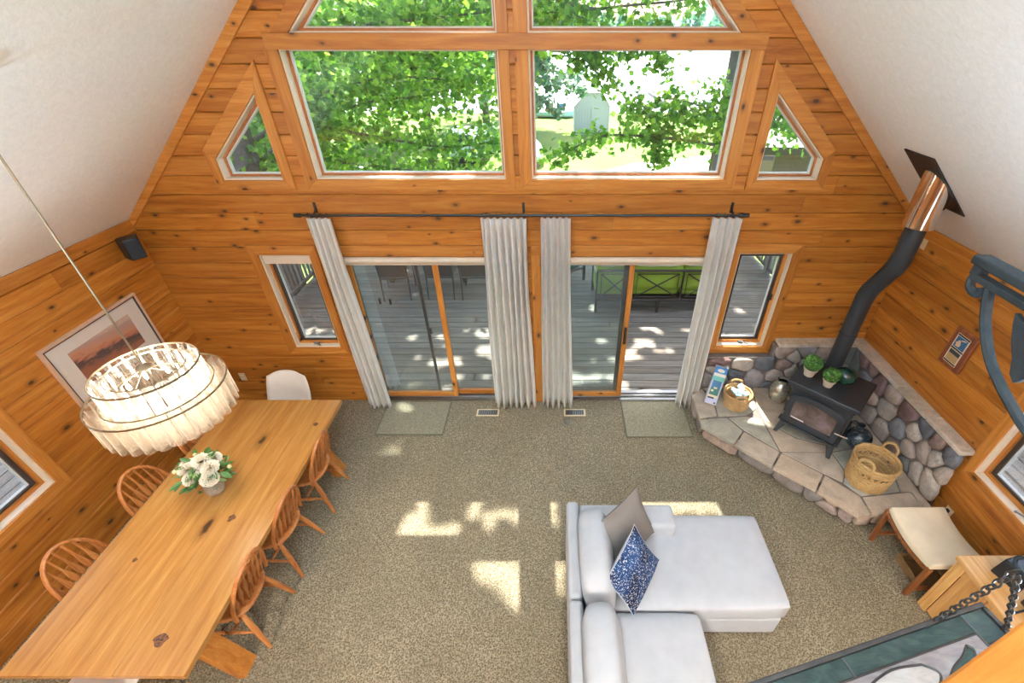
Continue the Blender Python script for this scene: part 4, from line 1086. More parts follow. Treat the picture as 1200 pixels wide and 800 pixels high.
def boxwood(x, y, k, label):
    t = thing('potted_boxwood', label, 'potted plant', (x, y, STZ), 0, 'boxwoods on the stove top')
    MB().lathe([(.045*k,0),(.062*k,.075*k),(.068*k,.075*k),(.070*k,.095*k),(.060*k,.095*k),(.056*k,.08*k)], 20, cap=False).lathe([(.0,.001),(.045*k,.001)], 20, cap=False).build('pot', M['terracotta'], t)
    MB().lathe([(.0,.082*k),(.057*k,.082*k)], 16, cap=False).build('soil', M['soil'], t)
    MB().tube([(0,0,.08*k),(0,0,.15*k)], .008*k, 6).build('stem', M['walnut'], t)
    D = rng.normal(size=(1100,3)); D /= np.linalg.norm(D, axis=1, keepdims=True)
    rr = .088*k * (1 - .25*rng.random((1100,1))**2) * np.array([[1,1,.85]])
    leaf_cloud('foliage', D*rr + np.array([[0,0,.158*k]]), D + .5*rng.normal(size=D.shape), .02*k, M['boxwood'], t)
boxwood(2.63, -.69, 1.0, 'round clipped boxwood in clay pot on back left of stove top')
boxwood(2.74, -.86, .88, 'smaller clipped boxwood in clay pot on stove top beside green lantern')
t = NT('dark_green_glaze'); M['green_glaze'] = t.out(t.bsdf(t.ramp(t.noise(t.coord(), 9, 3), [(.3, srgb(18,44,34)), (.7, srgb(46,84,64))]), .15))
gl_ = thing('ceramic_lantern', 'dark green glazed ceramic ball lantern with cut holes on the stove', 'lantern', (2.93, -.80, STZ))
MB().lathe([(.05,0),(.085,.03),(.10,.075),(.09,.12),(.055,.152),(.035,.156),(.03,.15),(.05,.14),(.08,.115),(.09,.075),(.075,.035),(.0,.01)], 24, cap=False).build('shell', M['green_glaze'], gl_)
for k in range(7):
    a = k*.9; MB().ball((.078*math.cos(a), .078*math.sin(a), .125), (.014,.014,.005), 8, 5, Matrix.Rotation(a,3,'Z') @ Matrix.Rotation(.8,3,'Y')).build('cut_hole', M['soil'], gl_)
t = NT('mercury_glass'); n = t.noise(t.coord(), 24, 4, .7)
M['mercury'] = t.out(t.bsdf(t.ramp(n, [(.3, srgb(120,104,78)), (.5, srgb(196,188,170)), (.7, srgb(120,130,120))]), .12, .7))
va = thing('mercury_vase', 'round mottled silver glass vase on hearth left of the stove', 'vase', (2.66, -.30, HZ))
MB().lathe([(.05,0),(.10,.035),(.125,.12),(.12,.19),(.09,.25),(.06,.275),(.065,.30),(.058,.30),(.052,.275),(.085,.24),(.11,.185),(.115,.12),(.09,.04),(.0,.01)], 28, cap=False).build('body', M['mercury'], va)
t = NT('dark_mottled_glaze'); n = t.noise(t.coord(), 16, 4, .7)
M['dark_glaze'] = t.out(t.bsdf(t.ramp(n, [(.35, srgb(24,28,32)), (.55, srgb(52,60,66)), (.72, srgb(130,136,132))]), .15))
dc = thing('ceramic_vessel', 'dark glazed round ceramic vessel with short neck right of the stove', 'vessel', (3.20, -1.02, HZ), R(30))
Mt = Matrix.Rotation(R(28), 3, 'X')
MB().ball((0,0,.115), (.135,.12,.115), 20, 14).build('body', M['dark_glaze'], dc)
MB().lathe([(.045,0),(.03,.03),(.026,.055),(.034,.07),(.026,.07)], 14, (0,.03,.215), cap=False).build('neck', M['dark_glaze'], dc)
MB().tube(spline([(.0,.05,.27),(.0,.10,.275),(.0,.13,.22),(.0,.115,.16)]), .011, 8).build('handle', M['dark_glaze'], dc)
for k in range(6): MB().ball((.05*math.cos(k)-.06, -.105+.01*math.sin(k*2), .10+.035*math.sin(k*1.3)), (.012,.006,.012), 8, 5).build('cut_hole', M['soil'], dc)
# baskets
def weave(name, a, b, sc_):
    t = NT(name); c = t.coord(); n = t.noise(t.mapping(c, (1,1,3)), sc_, 3, .7); n2 = t.noise(c, 9, 2)
    col = t.mix(.4, t.ramp(n, [(.3, a), (.68, b)]), t.ramp(n2, [(.3, a), (.7, b)]))
    return t.out(t.bsdf(col, .8, 0, t.bump(n, .7, .006), .2))
M['seagrass'] = weave('seagrass_weave', srgb(150,110,62), srgb(214,180,124), 60)
M['rattan'] = weave('rattan_weave', srgb(150,110,68), srgb(208,172,122), 70)
def basket(name, label, loc, r0, r1, h, mat, courses, handles, lattice=None, hk=1.0):
    t = thing(name, label, 'basket', loc)
    MB().lathe([(.0,.008),(r0*.95,.008),(r0*.95,.012)], 28, cap=False).build('bottom', mat, t)
    for k in range(courses):
        q = (k+.5)/courses; r = r0 + (r1-r0)*q**.8; z = h*q; rr = h/courses*.56
        if lattice and lattice[0] <= k < lattice[1]: continue
        MB().tube([((r+.003*math.sin(i*2.1+k))*math.cos(2*math.pi*i/40), (r+.003*math.sin(i*2.1+k))*math.sin(2*math.pi*i/40), z+.002*math.sin(i*1.3+k*2)) for i in range(40)], rr, 6, closed=True).build('woven_coil', mat, t)
    if lattice:
        k0, k1 = lattice; r = r0 + (r1-r0)*((k0+k1)/2/courses)**.8; z0, z1 = h*k0/courses, h*k1/courses; n = 22
        for k in range(n):
            a0, a1 = 2*math.pi*k/n, 2*math.pi*(k+1)/n
            for u, v in ((a0,a1),(a1,a0)):
                MB().tube([(r*math.cos(u), r*math.sin(u), z0-.004), (r*1.01*math.cos((u+v)/2), r*1.01*math.sin((u+v)/2), (z0+z1)/2), (r*math.cos(v), r*math.sin(v), z1+.004)], .008, 5).build('lattice_strand', mat, t)
    for a, out_ in handles:
        c, s = math.cos(a), math.sin(a); p = Vector((r1*c, r1*s, h)); tn = Vector((-s, c, 0)); o_ = Vector((c,s,0))
        MB().tube(spline([p - tn*.06 - Vector((0,0,.03)), p - tn*.055 + o_*out_*.5 + Vector((0,0,.05*hk)), p + o_*out_ + Vector((0,0,.085*hk)), p + tn*.055 + o_*out_*.5 + Vector((0,0,.05*hk)), p + tn*.06 - Vector((0,0,.03))], 5), .013, 8).build('handle', mat, t)
    return t
basket('woven_basket', 'large empty seagrass basket with two loop handles on the hearth', (3.06, -1.46, HZ), .165, .19, .31, M['seagrass'], 11, ((R(30), .02), (R(210), .01)), (6, 8))
sb_ = basket('small_basket', 'small rattan basket holding pale blue glass pieces by the blue box', (2.13, -.39, HZ), .125, .155, .20, M['rattan'], 10, ((R(80), .0), (R(262), .0)), None, .6)
t = NT('pale_blue_glass'); M['blue_glass'] = t.out(t.bsdf(t.ramp(t.noise(t.coord(), 14, 2), [(.35, srgb(120,190,200)), (.65, srgb(196,230,232))]), .2))
rd = random.Random(9)
for k in range(14):
    a = rd.uniform(0, 6.28); r = .10*math.sqrt(rd.random()); s = rd.uniform(.028, .05)
    c = Vector((2.13 + r*math.cos(a), -.39 + r*math.sin(a), HZ + .17 + rd.uniform(0, .035)))
    mb = MB(); pts = []
    for i in range(6):
        b_ = 2*math.pi*i/6; pts.append((c.x + s*(1+.35*rd.uniform(-1,1))*math.cos(b_), c.y + s*(1+.35*rd.uniform(-1,1))*math.sin(b_), c.z + rd.uniform(-.012,.012)))
    o = MB().prism(pts, (rd.uniform(-.01,.01), rd.uniform(-.01,.01), .028)).build('glass_chunk', M['blue_glass'], None, bevel=.008)
    tag(o, 'pale blue chunk of glass piled in the small rattan basket', 'glass piece', 'pale blue glass pieces in the small basket')
MB().tube([(2.13+.135*math.cos(2*math.pi*i/30), -.39+.135*math.sin(2*math.pi*i/30), HZ+.165) for i in range(30)], .012, 5, closed=True).build('inner_band', M['rattan'], None).parent = sb_
bpy.data.objects['inner_band'].matrix_parent_inverse = Matrix.Translation(-Vector(sb_.location))
# blue box leaning on the stones
bx = thing('product_box', 'tall narrow blue printed cardboard box leaning on the hearth stones', 'box')
B0, B1 = Vector((1.835, -.385, HZ+.004)), Vector((1.935, -.245, .735))
bz = (B1-B0).normalized(); by = Vector((.25,.9,-.45)); by = (by - bz*by.dot(bz)).normalized(); bxx = by.cross(bz).normalized()
bx.matrix_world = Matrix.Translation(B0) @ Matrix((bxx, by, bz)).transposed().to_4x4()
if bxx.x < 0: bx.matrix_world = Matrix.Translation(B0) @ Matrix((-bxx, by, bz)).transposed().to_4x4()
BH = (B1-B0).length; wv = .068
MB().box(-wv, wv, 0, .075, 0, BH).build('carton', plain('pale_lilac_card', srgb(196,200,222), .6, var=.03), bx, smooth=False, bevel=.002)
def decal(nm, x0, x1, z0, z1, col, d=.0012): 
    t_ = plain(nm + '_ink', srgb(*col), .5, var=.05); MB().box(x0, x1, -d, 0, z0*BH, z1*BH).build(nm, t_, bx, smooth=False)
decal('blue_header', -wv, wv, .84, 1.0, (60,132,190)); decal('white_band', -wv, wv, .76, .84, (226,222,214)); decal('teal_band', -wv, wv, .64, .76, (120,190,180))
decal('photo_panel', -.05, .05, .24, .64, (56,108,96)); decal('photo_sea', -.05, .05, .44, .62, (60,110,150), .0018); decal('photo_boat', -.018, .02, .42, .47, (222,206,160), .0024); decal('photo_card', -.04, -.01, .34, .39, (226,214,170), .0024)
decal('cream_strip', -.056, .056, .20, .25, (232,214,170), .0018); decal('black_strip', -.05, .02, .15, .19, (40,40,48), .0018); decal('corner_mark', .035, .055, .03, .07, (50,50,60))
MB().lathe([(.0,0),(.034,0),(.034,.0022),(.0,.0022)], 20, cap=False).build('oval_logo', M['white_plastic'], bx)
ov = [o for o in bx.children if o.name.startswith('oval_logo')][0]; ov.location = (0, -.0008, .915*BH); ov.rotation_euler = (R(90), 0, 0); ov.scale = (1.2, .62, 1)

# ------------------------------------------------------------------ plaque on right wall
pq = thing('wall_plaque', 'brown wooden plaque with two small map and picture tiles on right wall', 'plaque', (XR, -1.075, 1.60), R(180))
MB().box(.001, .03, -.118, .118, -.19, .19).build('board', M['frame_wood'], pq, bevel=.012, seg=3)
def tile(nm, z0, z1, col, d, y0=-.07, y1=.07): MB().box(.03, .03 + d, y0, y1, z0, z1).build(nm, plain('plaque_' + nm, srgb(*col), .35, var=.08, scale=40), pq, smooth=False)
tile('white_panel', -.145, .145, (226,216,196), .0015)
for z in (-.132, .003, .134): tile('black_bar', z-.007, z+.007, (26,26,28), .0025, -.066, .066)
tile('blue_map_tile', .016, .122, (42,104,150), .0025, -.058, .058); tile('tan_picture_tile', -.12, -.01, (190,160,110), .0025, -.058, .058); tile('skyline_strip', -.05, -.014, (44,58,66), .0032, -.056, .056)
def blob(pts, mat, nm): 
    MB().prism([(.0325, y, z) for y, z in pts], (.0012,0,0)).build(nm, mat, pq, smooth=False)
lt = plain('plaque_map_land', srgb(228,196,160), .5, var=.05)
# plaque's local +y runs towards the back wall after the half turn: the viewer's left
blob([(-.004,.030),(-.038,.028),(-.040,.050),(-.047,.062),(-.038,.072),(-.034,.066),(-.030,.086),(-.018,.094),(-.006,.088),(.0,.070),(.008,.056),(.004,.040)], lt, 'map_land')
blob([(-.012,.096),(.004,.094),(.022,.100),(.046,.112),(.036,.116),(.026,.110),(.016,.114),(.010,.104),(-.004,.102)], lt, 'map_land')

# ------------------------------------------------------------------ stool, cabinet, speakers
st = thing('upholstered_stool', 'low cream upholstered stool with brown wood frame beside the hearth', 'stool', (3.21, -2.155, 0))
V = []; nu, nv = 10, 12
def seat_z(s): return .385 + .05 * s*s
mb = MB()
for k, h in ((1.0, 0.0), (1.0, .035), (.93, .058)):
    pass
def strip(off, inset):
    out = []
    for j in range(nv+1):
        s = 2*j/nv-1
        for i in range(nu+1):
            r = 2*i/nu-1; out.append((r*(.245-inset), s*(.27-inset*.6), seat_z(s) + off + (.02*(1-r**4)*(1-s**4) if off > .03 else 0)))
    return out
top, bot = strip(.055, .012), strip(.0, 0)
N0 = (nu+1)*(nv+1); Fc = []
for j in range(nv):
    for i in range(nu): a = j*(nu+1)+i; Fc += [(a,a+1,a+nu+2,a+nu+1), (N0+a+nu+1,N0+a+nu+2,N0+a+1,N0+a)]
rim = [i for i in range(nu+1)] + [(j)*(nu+1)+nu for j in range(1,nv+1)] + [nv*(nu+1)+i for i in range(nu-1,-1,-1)] + [j*(nu+1) for j in range(nv-1,0,-1)]
for a, b in zip(rim, rim[1:]+rim[:1]): Fc.append((a, N0+a, N0+b, b))
MB().add(top+bot, Fc).build('cushion', M['stool_cloth'], st, angle=50, bevel=.012, seg=3)
for sx in (-1, 1):
    MB().tube([(sx*.235, 2*.27*q-.27, seat_z(2*q-1)-.025) for q in [i/10 for i in range(11)]], .018, 8).build('seat_rail', M['walnut'], st)
    for sy in (-1, 1): MB().bar((sx*.235, sy*.262, .44), (sx*.225, sy*.245, 0), .042, .034, (0,1,0)).build('leg', M['walnut'], st, bevel=.006)
for sy in (-1, 1): MB().bar((-.225, sy*.248, .10), (.225, sy*.248, .10), .03, .026).build('stretcher', M['walnut'], st, bevel=.004)
M['dark_wicker'] = weave('dark_wicker', srgb(84,60,38), srgb(146,112,72), 80)
tr_ = thing('wicker_tray', 'small wicker tray pushed under the cream stool', 'tray', (3.24, -2.24, 0))
MB().box(-.15, .15, -.14, .14, .0, .02).build('base', M['dark_wicker'], tr_, bevel=.006)
for k in range(4):
    z = .025 + k*.022; MB().tube([(-.15,-.14,z),(.15,-.14,z),(.15,.14,z),(-.15,.14,z)], .012, 6, closed=True).build('woven_coil', M['dark_wicker'], tr_)
cb = thing('media_cabinet', 'pale pine cabinet with live-edge front standing against the right wall', 'cabinet', (3.32, -3.125, 0))
y0, y1 = -.66, .66
MB().box(-.245, .22, y0+.02, y1-.02, .05, .66).build('carcass', M['cab_z'], cb, smooth=False)
MB().box(-.29, .235, y0-.01, y1+.015, .66, .70).build('top', M['cab'], cb, bevel=.006)
MB().box(-.275, .21, y1-.02, y1, .0, .659).build('side_panel', M['cab_z'], cb, bevel=.004)
MB().box(-.275, .21, y0, y0+.02, .0, .659).build('side_panel', M['cab_z'], cb, bevel=.004)
MB().box(-.275, -.245, y1-.075, y1-.022, .0, .659).build('corner_post', M['cab_z'], cb, bevel=.006)
# two live-edge front boards with a wavy dark gap between
zs = [.03 + .62*i/14 for i in range(15)]; wv_ = [.025*math.sin(i*.75) + .012*math.sin(i*1.9) for i in range(15)]
ya, yb, yc = y1-.08, y1-.27, y1-.62
MB().prism([(-.265, ya, z) for z in zs] + [(-.265, yb + wv_[i], zs[i]) for i in range(14,-1,-1)], (.02,0,0)).build('front_board', M['cab_z'], cb, bevel=.004, smooth=False)
MB().prism([(-.265, yb-.012 + wv_[i], zs[i]) for i in range(15)] + [(-.265, yc, z) for z in zs[::-1]], (.02,0,0)).build('front_board', M['cab_z'], cb, bevel=.004, smooth=False)
MB().prism([(-.265, yc-.012, z) for z in zs] + [(-.265, y0+.03, zs[i]) for i in range(14,-1,-1)], (.02,0,0)).build('front_board', M['cab_z'], cb, bevel=.004, smooth=False)
MB().box(-.263, -.25, ya+.001, ya+.008, .03, .56).build('gap_strip', M['soil'], cb, smooth=False)
sp2 = thing('desk_speaker', 'small black cube speaker standing on the pine cabinet', 'speaker', (3.29, -2.62, .70), R(20))
MB().add([(-.085,-.09,0),(.075,-.08,0),(.075,.08,0),(-.085,.09,0),(-.065,-.08,.165),(.06,-.065,.165),(.06,.065,.165),(-.065,.08,.165)], ((3,2,1,0),(4,5,6,7),(0,1,5,4),(1,2,6,5),(2,3,7,6),(3,0,4,7))).build('cabinet', plain('satin_black_blue', srgb(30,36,42), .25), sp2, bevel=.01)
MB().add([(-.093,-.082,.01),(-.086,-.082,.01),(-.086,.082,.01),(-.093,.082,.01),(-.073,-.073,.155),(-.066,-.073,.155),(-.066,.073,.155),(-.073,.073,.155)], ((3,2,1,0),(4,5,6,7),(0,1,5,4),(1,2,6,5),(2,3,7,6),(3,0,4,7))).build('grille', plain('desk_speaker_grille', srgb(18,18,20), .8), sp2, bevel=.004)
MB().box(-.094, -.092, -.012, .012, .022, .028).build('badge', M['steel'], sp2, smooth=False)
tv = thing('media_player', 'black media box with thin wire stand beside the cube speaker', 'media box', (3.30, -2.88, .70))
MB().box(-.10, .10, -.09, .09, .012, .06).build('case', M['black_metal'], tv, bevel=.006)
MB().bar((-.19,.02,.012),(-.09,.04,.012), .012, .012).bar((-.16,-.05,.008),(-.09,-.02,.012), .01, .01).build('stand_foot', M['black_metal'], tv)
for sx in (-1,1): MB().box(sx*.07-.012, sx*.07+.012, -.07, .07, 0, .013).build('foot', M['black_metal'], tv)
# ------------------------------------------------------------------ loft edge close to the camera
BX = .77
def yz(u, v): p = at_x(u, v, BX); return (p.y, p.z)
pst = thing('loft_post', 'smooth pine loft post close to the camera at lower right', 'post', (.398, -4.149, 2.50))
MB().box(-.05, .05, -.05, .05, 0, 1.95).build('shaft', M['casing_z'], pst, bevel=.004)
MB().box(-.062, .062, -.062, .062, 0, .09).build('base_trim', M['casing_x'], pst, bevel=.004)
ps2 = thing('loft_post', 'pine loft post out at right that carries the iron bracket', 'post', (BX, -4.19, 2.50))
MB().box(-.05, .05, -.05, .05, 0, 1.95).build('shaft', M['casing_z'], ps2, bevel=.004)
MB().box(-.062, .062, -.062, .062, 0, .09).build('base_trim', M['casing_x'], ps2, bevel=.004)
# wrought iron bracket (in the plane x = BX), arm along +y
br = thing('iron_bracket', 'black wrought iron hanging bracket with curled tip and curved brace', 'bracket')
yt = -3.507
MB().box(BX-.016, BX+.016, -4.139, yt, 3.595, 3.611).build('top_bar', M['iron'], br, bevel=.003)
MB().box(BX-.010, BX+.010, -4.139, yt-.01, 3.568, 3.580).build('lower_bar', M['iron'], br, bevel=.002)
MB().box(BX-.010, BX+.010, yt-.022, yt-.004, 3.575, 3.600).build('end_block', M['iron'], br, bevel=.002)
MB().box(BX-.010, BX+.010, -4.13, -4.10, 3.575, 3.600).build('end_block', M['iron'], br, bevel=.002)
MB().tube(spline([(BX, yt-.018, 3.580), (BX, yt-.008, 3.568), (BX, yt-.012, 3.552), (BX, yt-.028, 3.546), (BX, yt-.038, 3.553), (BX, yt-.034, 3.561)], 5), [.0075]*26, 8).build('curled_hook', M['iron'], br)
strap = [(BX, *yz(u, v)) for u, v in ((1161,334),(1156,360),(1155,385),(1160,420),(1172,450),(1187,478),(1204,505),(1240,545))] + [(BX, -4.03, 3.36), (BX, -4.139, 3.35)]
MB().tube(spline(strap, 6), .0095, 8, flat=.75).build('curved_brace', M['iron'], br)
MB().box(BX-.02, BX+.02, -4.146, -4.136, 3.30, 3.64).build('back_plate', M['iron'], br, bevel=.002)
# cut-out leaf ornament between bar and brace
lf_ = [(1193,366),(1190,380),(1188,400),(1189,420),(1186,438),(1190,449),(1199,446),(1212,440),(1226,420),(1228,395),(1218,375),(1206,380),(1198,374)]
MB().prism([(BX-.006, *yz(u, v)) for u, v in lf_], (.012,0,0)).build('leaf_ornament', M['iron'], br, bevel=.002)
oy, oz = yz(1210, 380); MB().tube([(BX, oy, oz-.01), (BX, oy-.005, 3.570)], .004, 6).build('ornament_stem', M['iron'], br)
# stained-glass panel slung on chains from a ring under the bracket
ry, rz_ = -3.868, 3.222
MB().tube([(BX, ry, rz_+.012), (BX, ry-.004, 3.30), (BX, ry-.002, 3.567)], .004, 6).build('drop_hook', M['iron'], br)
GP = thing('stained_glass_panel', 'stained glass panel of green and white pieces hanging on chains below the camera', 'stained glass')
zP = 2.995
A = at_z(1147, 707, zP); E1 = at_z(880, 800, zP); e1 = (E1 - A).normalized(); e2 = Vector((-e1.y, e1.x, 0)); 
if e2.y > 0: e2 = -e2
nP = Vector((0,0,1)); Ln, Wd = .78, .15
def gp(a, b, h=0): return A + e1*a + e2*b + nP*h
def gpoly(pts, h0, h1, nm, mat, bev=0): return MB().prism([gp(a, b, h0) for a, b in pts], nP*(h1-h0)).build(nm, mat, GP, smooth=False, bevel=bev)
leadm = plain('dark_lead_came', srgb(66,62,58), .45, .6, var=.2, scale=60)
gpoly([(0,0),(Ln,0),(Ln,.009),(0,.009)], -.006, .010, 'frame_bar', leadm, .002); gpoly([(0,.009),(.009,.009),(.009,Wd),(0,Wd)], -.006, .010, 'frame_bar', leadm, .002)
gpoly([(0,Wd-.009),(Ln,Wd-.009),(Ln,Wd),(0,Wd)], -.006, .0098, 'frame_bar', leadm, .002); gpoly([(Ln-.009,.009),(Ln,.009),(Ln,Wd),(Ln-.009,Wd)], -.006, .0096, 'frame_bar', leadm, .002)
def sglass(nm, a, b, sc_=24):
    t = NT(nm); c = t.coord(); n = t.noise(t.mapping(c, (2,7,2)), sc_/3, 4, .6, 1.5); col = t.ramp(n, [(.3, a), (.7, b)])
    p = t.bsdf(col, .15, 0, t.bump(n, .3, .003)); tr = t.n('ShaderNodeBsdfTranslucent', {'Color': col}).outputs[0]
    return t.out(t.n('ShaderNodeMixShader', {0: .3, 1: p, 2: tr}).outputs[0])
gG, gB, gT, gW = sglass('streaky_green_glass', srgb(36,50,46), srgb(66,82,74)), sglass('streaky_blue_green_glass', srgb(46,62,66), srgb(80,92,82)), sglass('mauve_grey_glass', srgb(150,140,138), srgb(186,176,172)), sglass('opal_white_glass', srgb(222,216,206), srgb(248,244,238))
b0, b1 = .009, .040
gpoly([(.009,b0),(.060,b0),(.060,.060),(.009,.060)], -.002, .003, 'glass_piece', gB)
gpoly([(.062,b0),(.34,b0),(.34,b1),(.062,b1)], -.002, .003, 'glass_piece', gG); gpoly([(.342,b0),(Ln-.009,b0),(Ln-.009,b1),(.342,b1)], -.002, .003, 'glass_piece', gG)
gpoly([(.009,.062),(.060,.062),(.060,Wd-.009),(.009,Wd-.009)], -.002, .003, 'glass_piece', gG)
def curvy(pts): return [(q.x, q.y) for q in spline([Vector((a, b, 0)) for a, b in pts + pts[:1]], 5)[:-1]]
gpoly([(.062,b1+.002),(.62,b1+.002),(.77,.08),(.77,Wd-.009),(.062,Wd-.009)], -.003, .0022, 'glass_piece', gT)
white1 = curvy([(.21,.055),(.27,.048),(.33,.060),(.335,.085),(.28,.10),(.225,.095),(.19,.075)]); white2 = curvy([(.08,.10),(.14,.078),(.20,.098),(.30,.112),(.36,.098),(.40,.118),(.30,.135),(.16,.132)])
gn1 = curvy([(.10,.052),(.125,.064),(.16,.075),(.20,.098),(.17,.102),(.12,.085),(.095,.062)])
for pts, m_ in ((white1, gW), (white2, gW), (gn1, gG)): gpoly(pts, -.001, .0032, 'glass_piece', m_)
def came(pts, closed=False): MB().tube([gp(a, b, .0035) for a, b in pts], .0022, 6, closed=closed).build('lead_line', leadm, GP)
came(white1, True); came(white2, True); came(gn1, True); came([(.061,b0),(.061,Wd)]); came([(.06,b1+.001),(Ln,b1+.001)]); came([(0,.061),(.061,.061)]); came([(.341,b0),(.341,b1)]); came([(.335,.075),(.38,.06),(.45,.07),(.55,b1)])
def chain(a, b, nlink):
    a, b = Vector(a), Vector(b); d = (b-a)/nlink; L = d.length
    u = d.normalized(); s = u.cross(Vector((0,0,1))).normalized(); w_ = s.cross(u)
    for k in range(nlink):
        c = a + d*(k+.5); sd = s if k % 2 else w_
        MB().tube([c + u*(L*.66)*math.cos(t) + sd*(.006)*math.sin(t) for t in [2*math.pi*i/12 for i in range(12)]], .0018, 5, closed=True).build('chain_link', leadm, GP)
MB().tube([(BX, ry + .013*math.cos(t), rz_ + .013*math.sin(t)) for t in [2*math.pi*i/16 for i in range(16)]], .0035, 8, closed=True).build('hanging_ring', M['iron'], GP)
ringp = Vector((BX, ry, rz_ - .013))
pl = at_z(1097, 727, zP + .012); chain(ringp, gp((pl - A).dot(e1), .005, .012), 15)
chain(ringp, gp(.005, .05, .012), 15)
chain(ringp, gp(Ln*.5, .08, .01), 22) if False else None
# loft guard rail behind the camera's feet
gr = thing('loft_railing', 'pine loft guard rail just below the camera', 'railing')
MB().box(XL+.05, .34, -4.19, -4.11, 3.40, 3.45).build('hand_rail', M['casing_x'], gr, bevel=.006)
MB().box(.455, .715, -4.19, -4.11, 3.28, 3.33).build('hand_rail', M['casing_x'], gr, bevel=.006)
MB().box(.825, XR-.05, -4.19, -4.11, 3.28, 3.33).build('hand_rail', M['casing_x'], gr, bevel=.006)
for k in range(40):
    x = XL + .2 + k*.19
    if abs(x-.398) < .1 or abs(x-BX) < .1 or x > XR-.1: continue
    MB().box(x-.018, x+.018, -4.168, -4.132, 2.50, 3.40 if x < .34 else 3.28).build('baluster', M['casing_z'], gr, smooth=False)

# ------------------------------------------------------------------ added fill lamps out of view, around and under the loft
def uplight(label, x, y, z, power, col=(.60,.80,1.0)):
    # added unseen fill lamp: opaque bowl on a pole, its bulb brightens the ceiling
    t = thing('fill_uplight', label, 'lamp', (x, y, z))
    MB().lathe([(.02,0),(.10,.03),(.17,.10),(.20,.19),(.19,.19),(.16,.105),(.095,.04),(.0,.015)], 24, cap=False).build('bowl', M['brass'], t)
    zf = (2.50 if z > 2.4 else 0) - z
    MB().tube([(0,0,.01),(0,0,zf)], .014, 10).build('pole', M['brass'], t); MB().lathe([(.15,zf),(.15,zf+.02),(.02,zf+.03)], 24).build('base', M['brass'], t)
    l = bpy.data.lights.new('fill_uplight_bulb', 'POINT'); l.energy = power; l.color = col; l.shadow_soft_size = .07
    o = bpy.data.objects.new('fill_uplight_bulb', l); COL.objects.link(o); o.parent = t; o.location = (0, 0, .09)
uplight('added brass fill uplight, unseen, on the left of the loft', -1.7, -5.3, 4.05, 1900)
uplight('added brass fill uplight, unseen, on the right of the loft', 1.1, -5.3, 4.05, 1900)
uplight('added brass fill uplight, unseen, far back in the loft', -.2, -7.4, 4.05, 1900)
uplight('added brass fill uplight, unseen, behind the near end of the dining table', -3.5, -3.9, 1.72, 330, (.66,.85,1.0))
uplight('added brass fill uplight, unseen, in front of the loft on the right', 2.55, -3.9, 1.72, 330, (.66,.85,1.0))
def fill_drum_lamp(label, x, y, power, col):  # added unseen lamps: warm fill for the lower wall, curtains and near floor
    t = thing('fill_drum', label, 'lamp', (x, y, 2.26))
    MB().lathe([(.17,-.13),(.17,-.001),(.165,-.001),(.165,-.13)], 24, cap=False).build('drum_shade', M['white_plastic'], t)
    MB().lathe([(.0,-.02),(.06,-.02),(.06,-.0015)], 16, cap=False).build('mount', M['brass'], t)
    l = bpy.data.lights.new('fill_drum_bulb', 'POINT'); l.energy = power; l.color = col; l.shadow_soft_size = .06
    o = bpy.data.objects.new('fill_drum_bulb', l); COL.objects.link(o); o.parent = t; o.location = (0, 0, -.08)
fill_drum_lamp('added white drum fill lamp, unseen, below the loft on the left', -2.4, -5.3, 230, (1.0,.93,.83))
fill_drum_lamp('added white drum fill lamp, unseen, below the loft in the middle', .2, -5.3, 240, (1.0,.93,.83))
fill_drum_lamp('added white drum fill lamp, unseen, below the loft on the right', 2.4, -5.3, 180, (1.0,.93,.83))
# ------------------------------------------------------------------ deck
DZ = -.07; DX0, DX1, DY1 = -4.75, 4.28, 5.25
M['deckwood'] = wood('weathered_deck_boards', 0, srgb(130,119,105), srgb(102,93,81), srgb(70,63,55), .1, .8)
M['deck_y'] = wood('weathered_side_deck_boards', 1, srgb(122,116,107), srgb(96,90,83), srgb(68,63,58), .1, .8)
M['deckwood_z'] = wood('weathered_posts', 2, srgb(150,142,132), srgb(124,116,106), srgb(92,86,78), .1, .8)
dk = bpy.data.objects.new('floor_deck', None); COL.objects.link(dk); struct(dk)
me = MB().box(DX0, DX1, 0, .137, DZ-.03, DZ).mesh('deck_board', M['deckwood'], smooth=False)
y = .195
while y < DY1:
    o = link('deck_board', me, dk, (random.uniform(-.02,.02), y, random.uniform(-.002,.002))); y += .149
MB().box(DX0+.05, DX1-.05, .20, DY1-.05, DZ-.25, DZ-.06).build('joist_frame', plain('dark_joists', srgb(70,62,54), .9), dk, smooth=False)  # solid dark brown block under the deck boards
for side, xa, xb in (('l', -7.4, XL - .20), ('r', XR + .20, 6.6)):
    me2 = MB().box(0, .137, -6.0, .19, DZ-.03, DZ).mesh('side_deck_board', M['deck_y'], smooth=False); x = xa
    while x < xb - .137: link('side_deck_board', me2, dk, (x, 0, random.uniform(-.002,.002))); x += .149
def deck_rail(label, a, b, posts):
    t = thing('deck_railing', label, 'railing'); a, b = Vector(a), Vector(b); d = (b-a).normalized(); L = (b-a).length
    for k in range(posts+1):
        p = a + (b-a)*k/posts; MB().box(p.x-.05, p.x+.05, p.y-.05, p.y+.05, DZ-.2, DZ+1.0).build('post', M['deckwood_z'], t, bevel=.006)
    up = Vector((0,0,1))
    MB().bar(a+up*(DZ+.94), b+up*(DZ+.94), .13, .04).build('top_rail', M['deckwood'], t, bevel=.005)
    MB().bar(a+up*(DZ+.12), b+up*(DZ+.12), .05, .06).build('bottom_rail', M['deckwood'], t, bevel=.004)
    n = int(L/.125)
    for k in range(n):
        p = a + d*(k+.5)*L/n; MB().box(p.x-.017, p.x+.017, p.y-.017, p.y+.017, DZ+.14, DZ+.93).build('baluster', M['deckwood_z'], t, smooth=False)
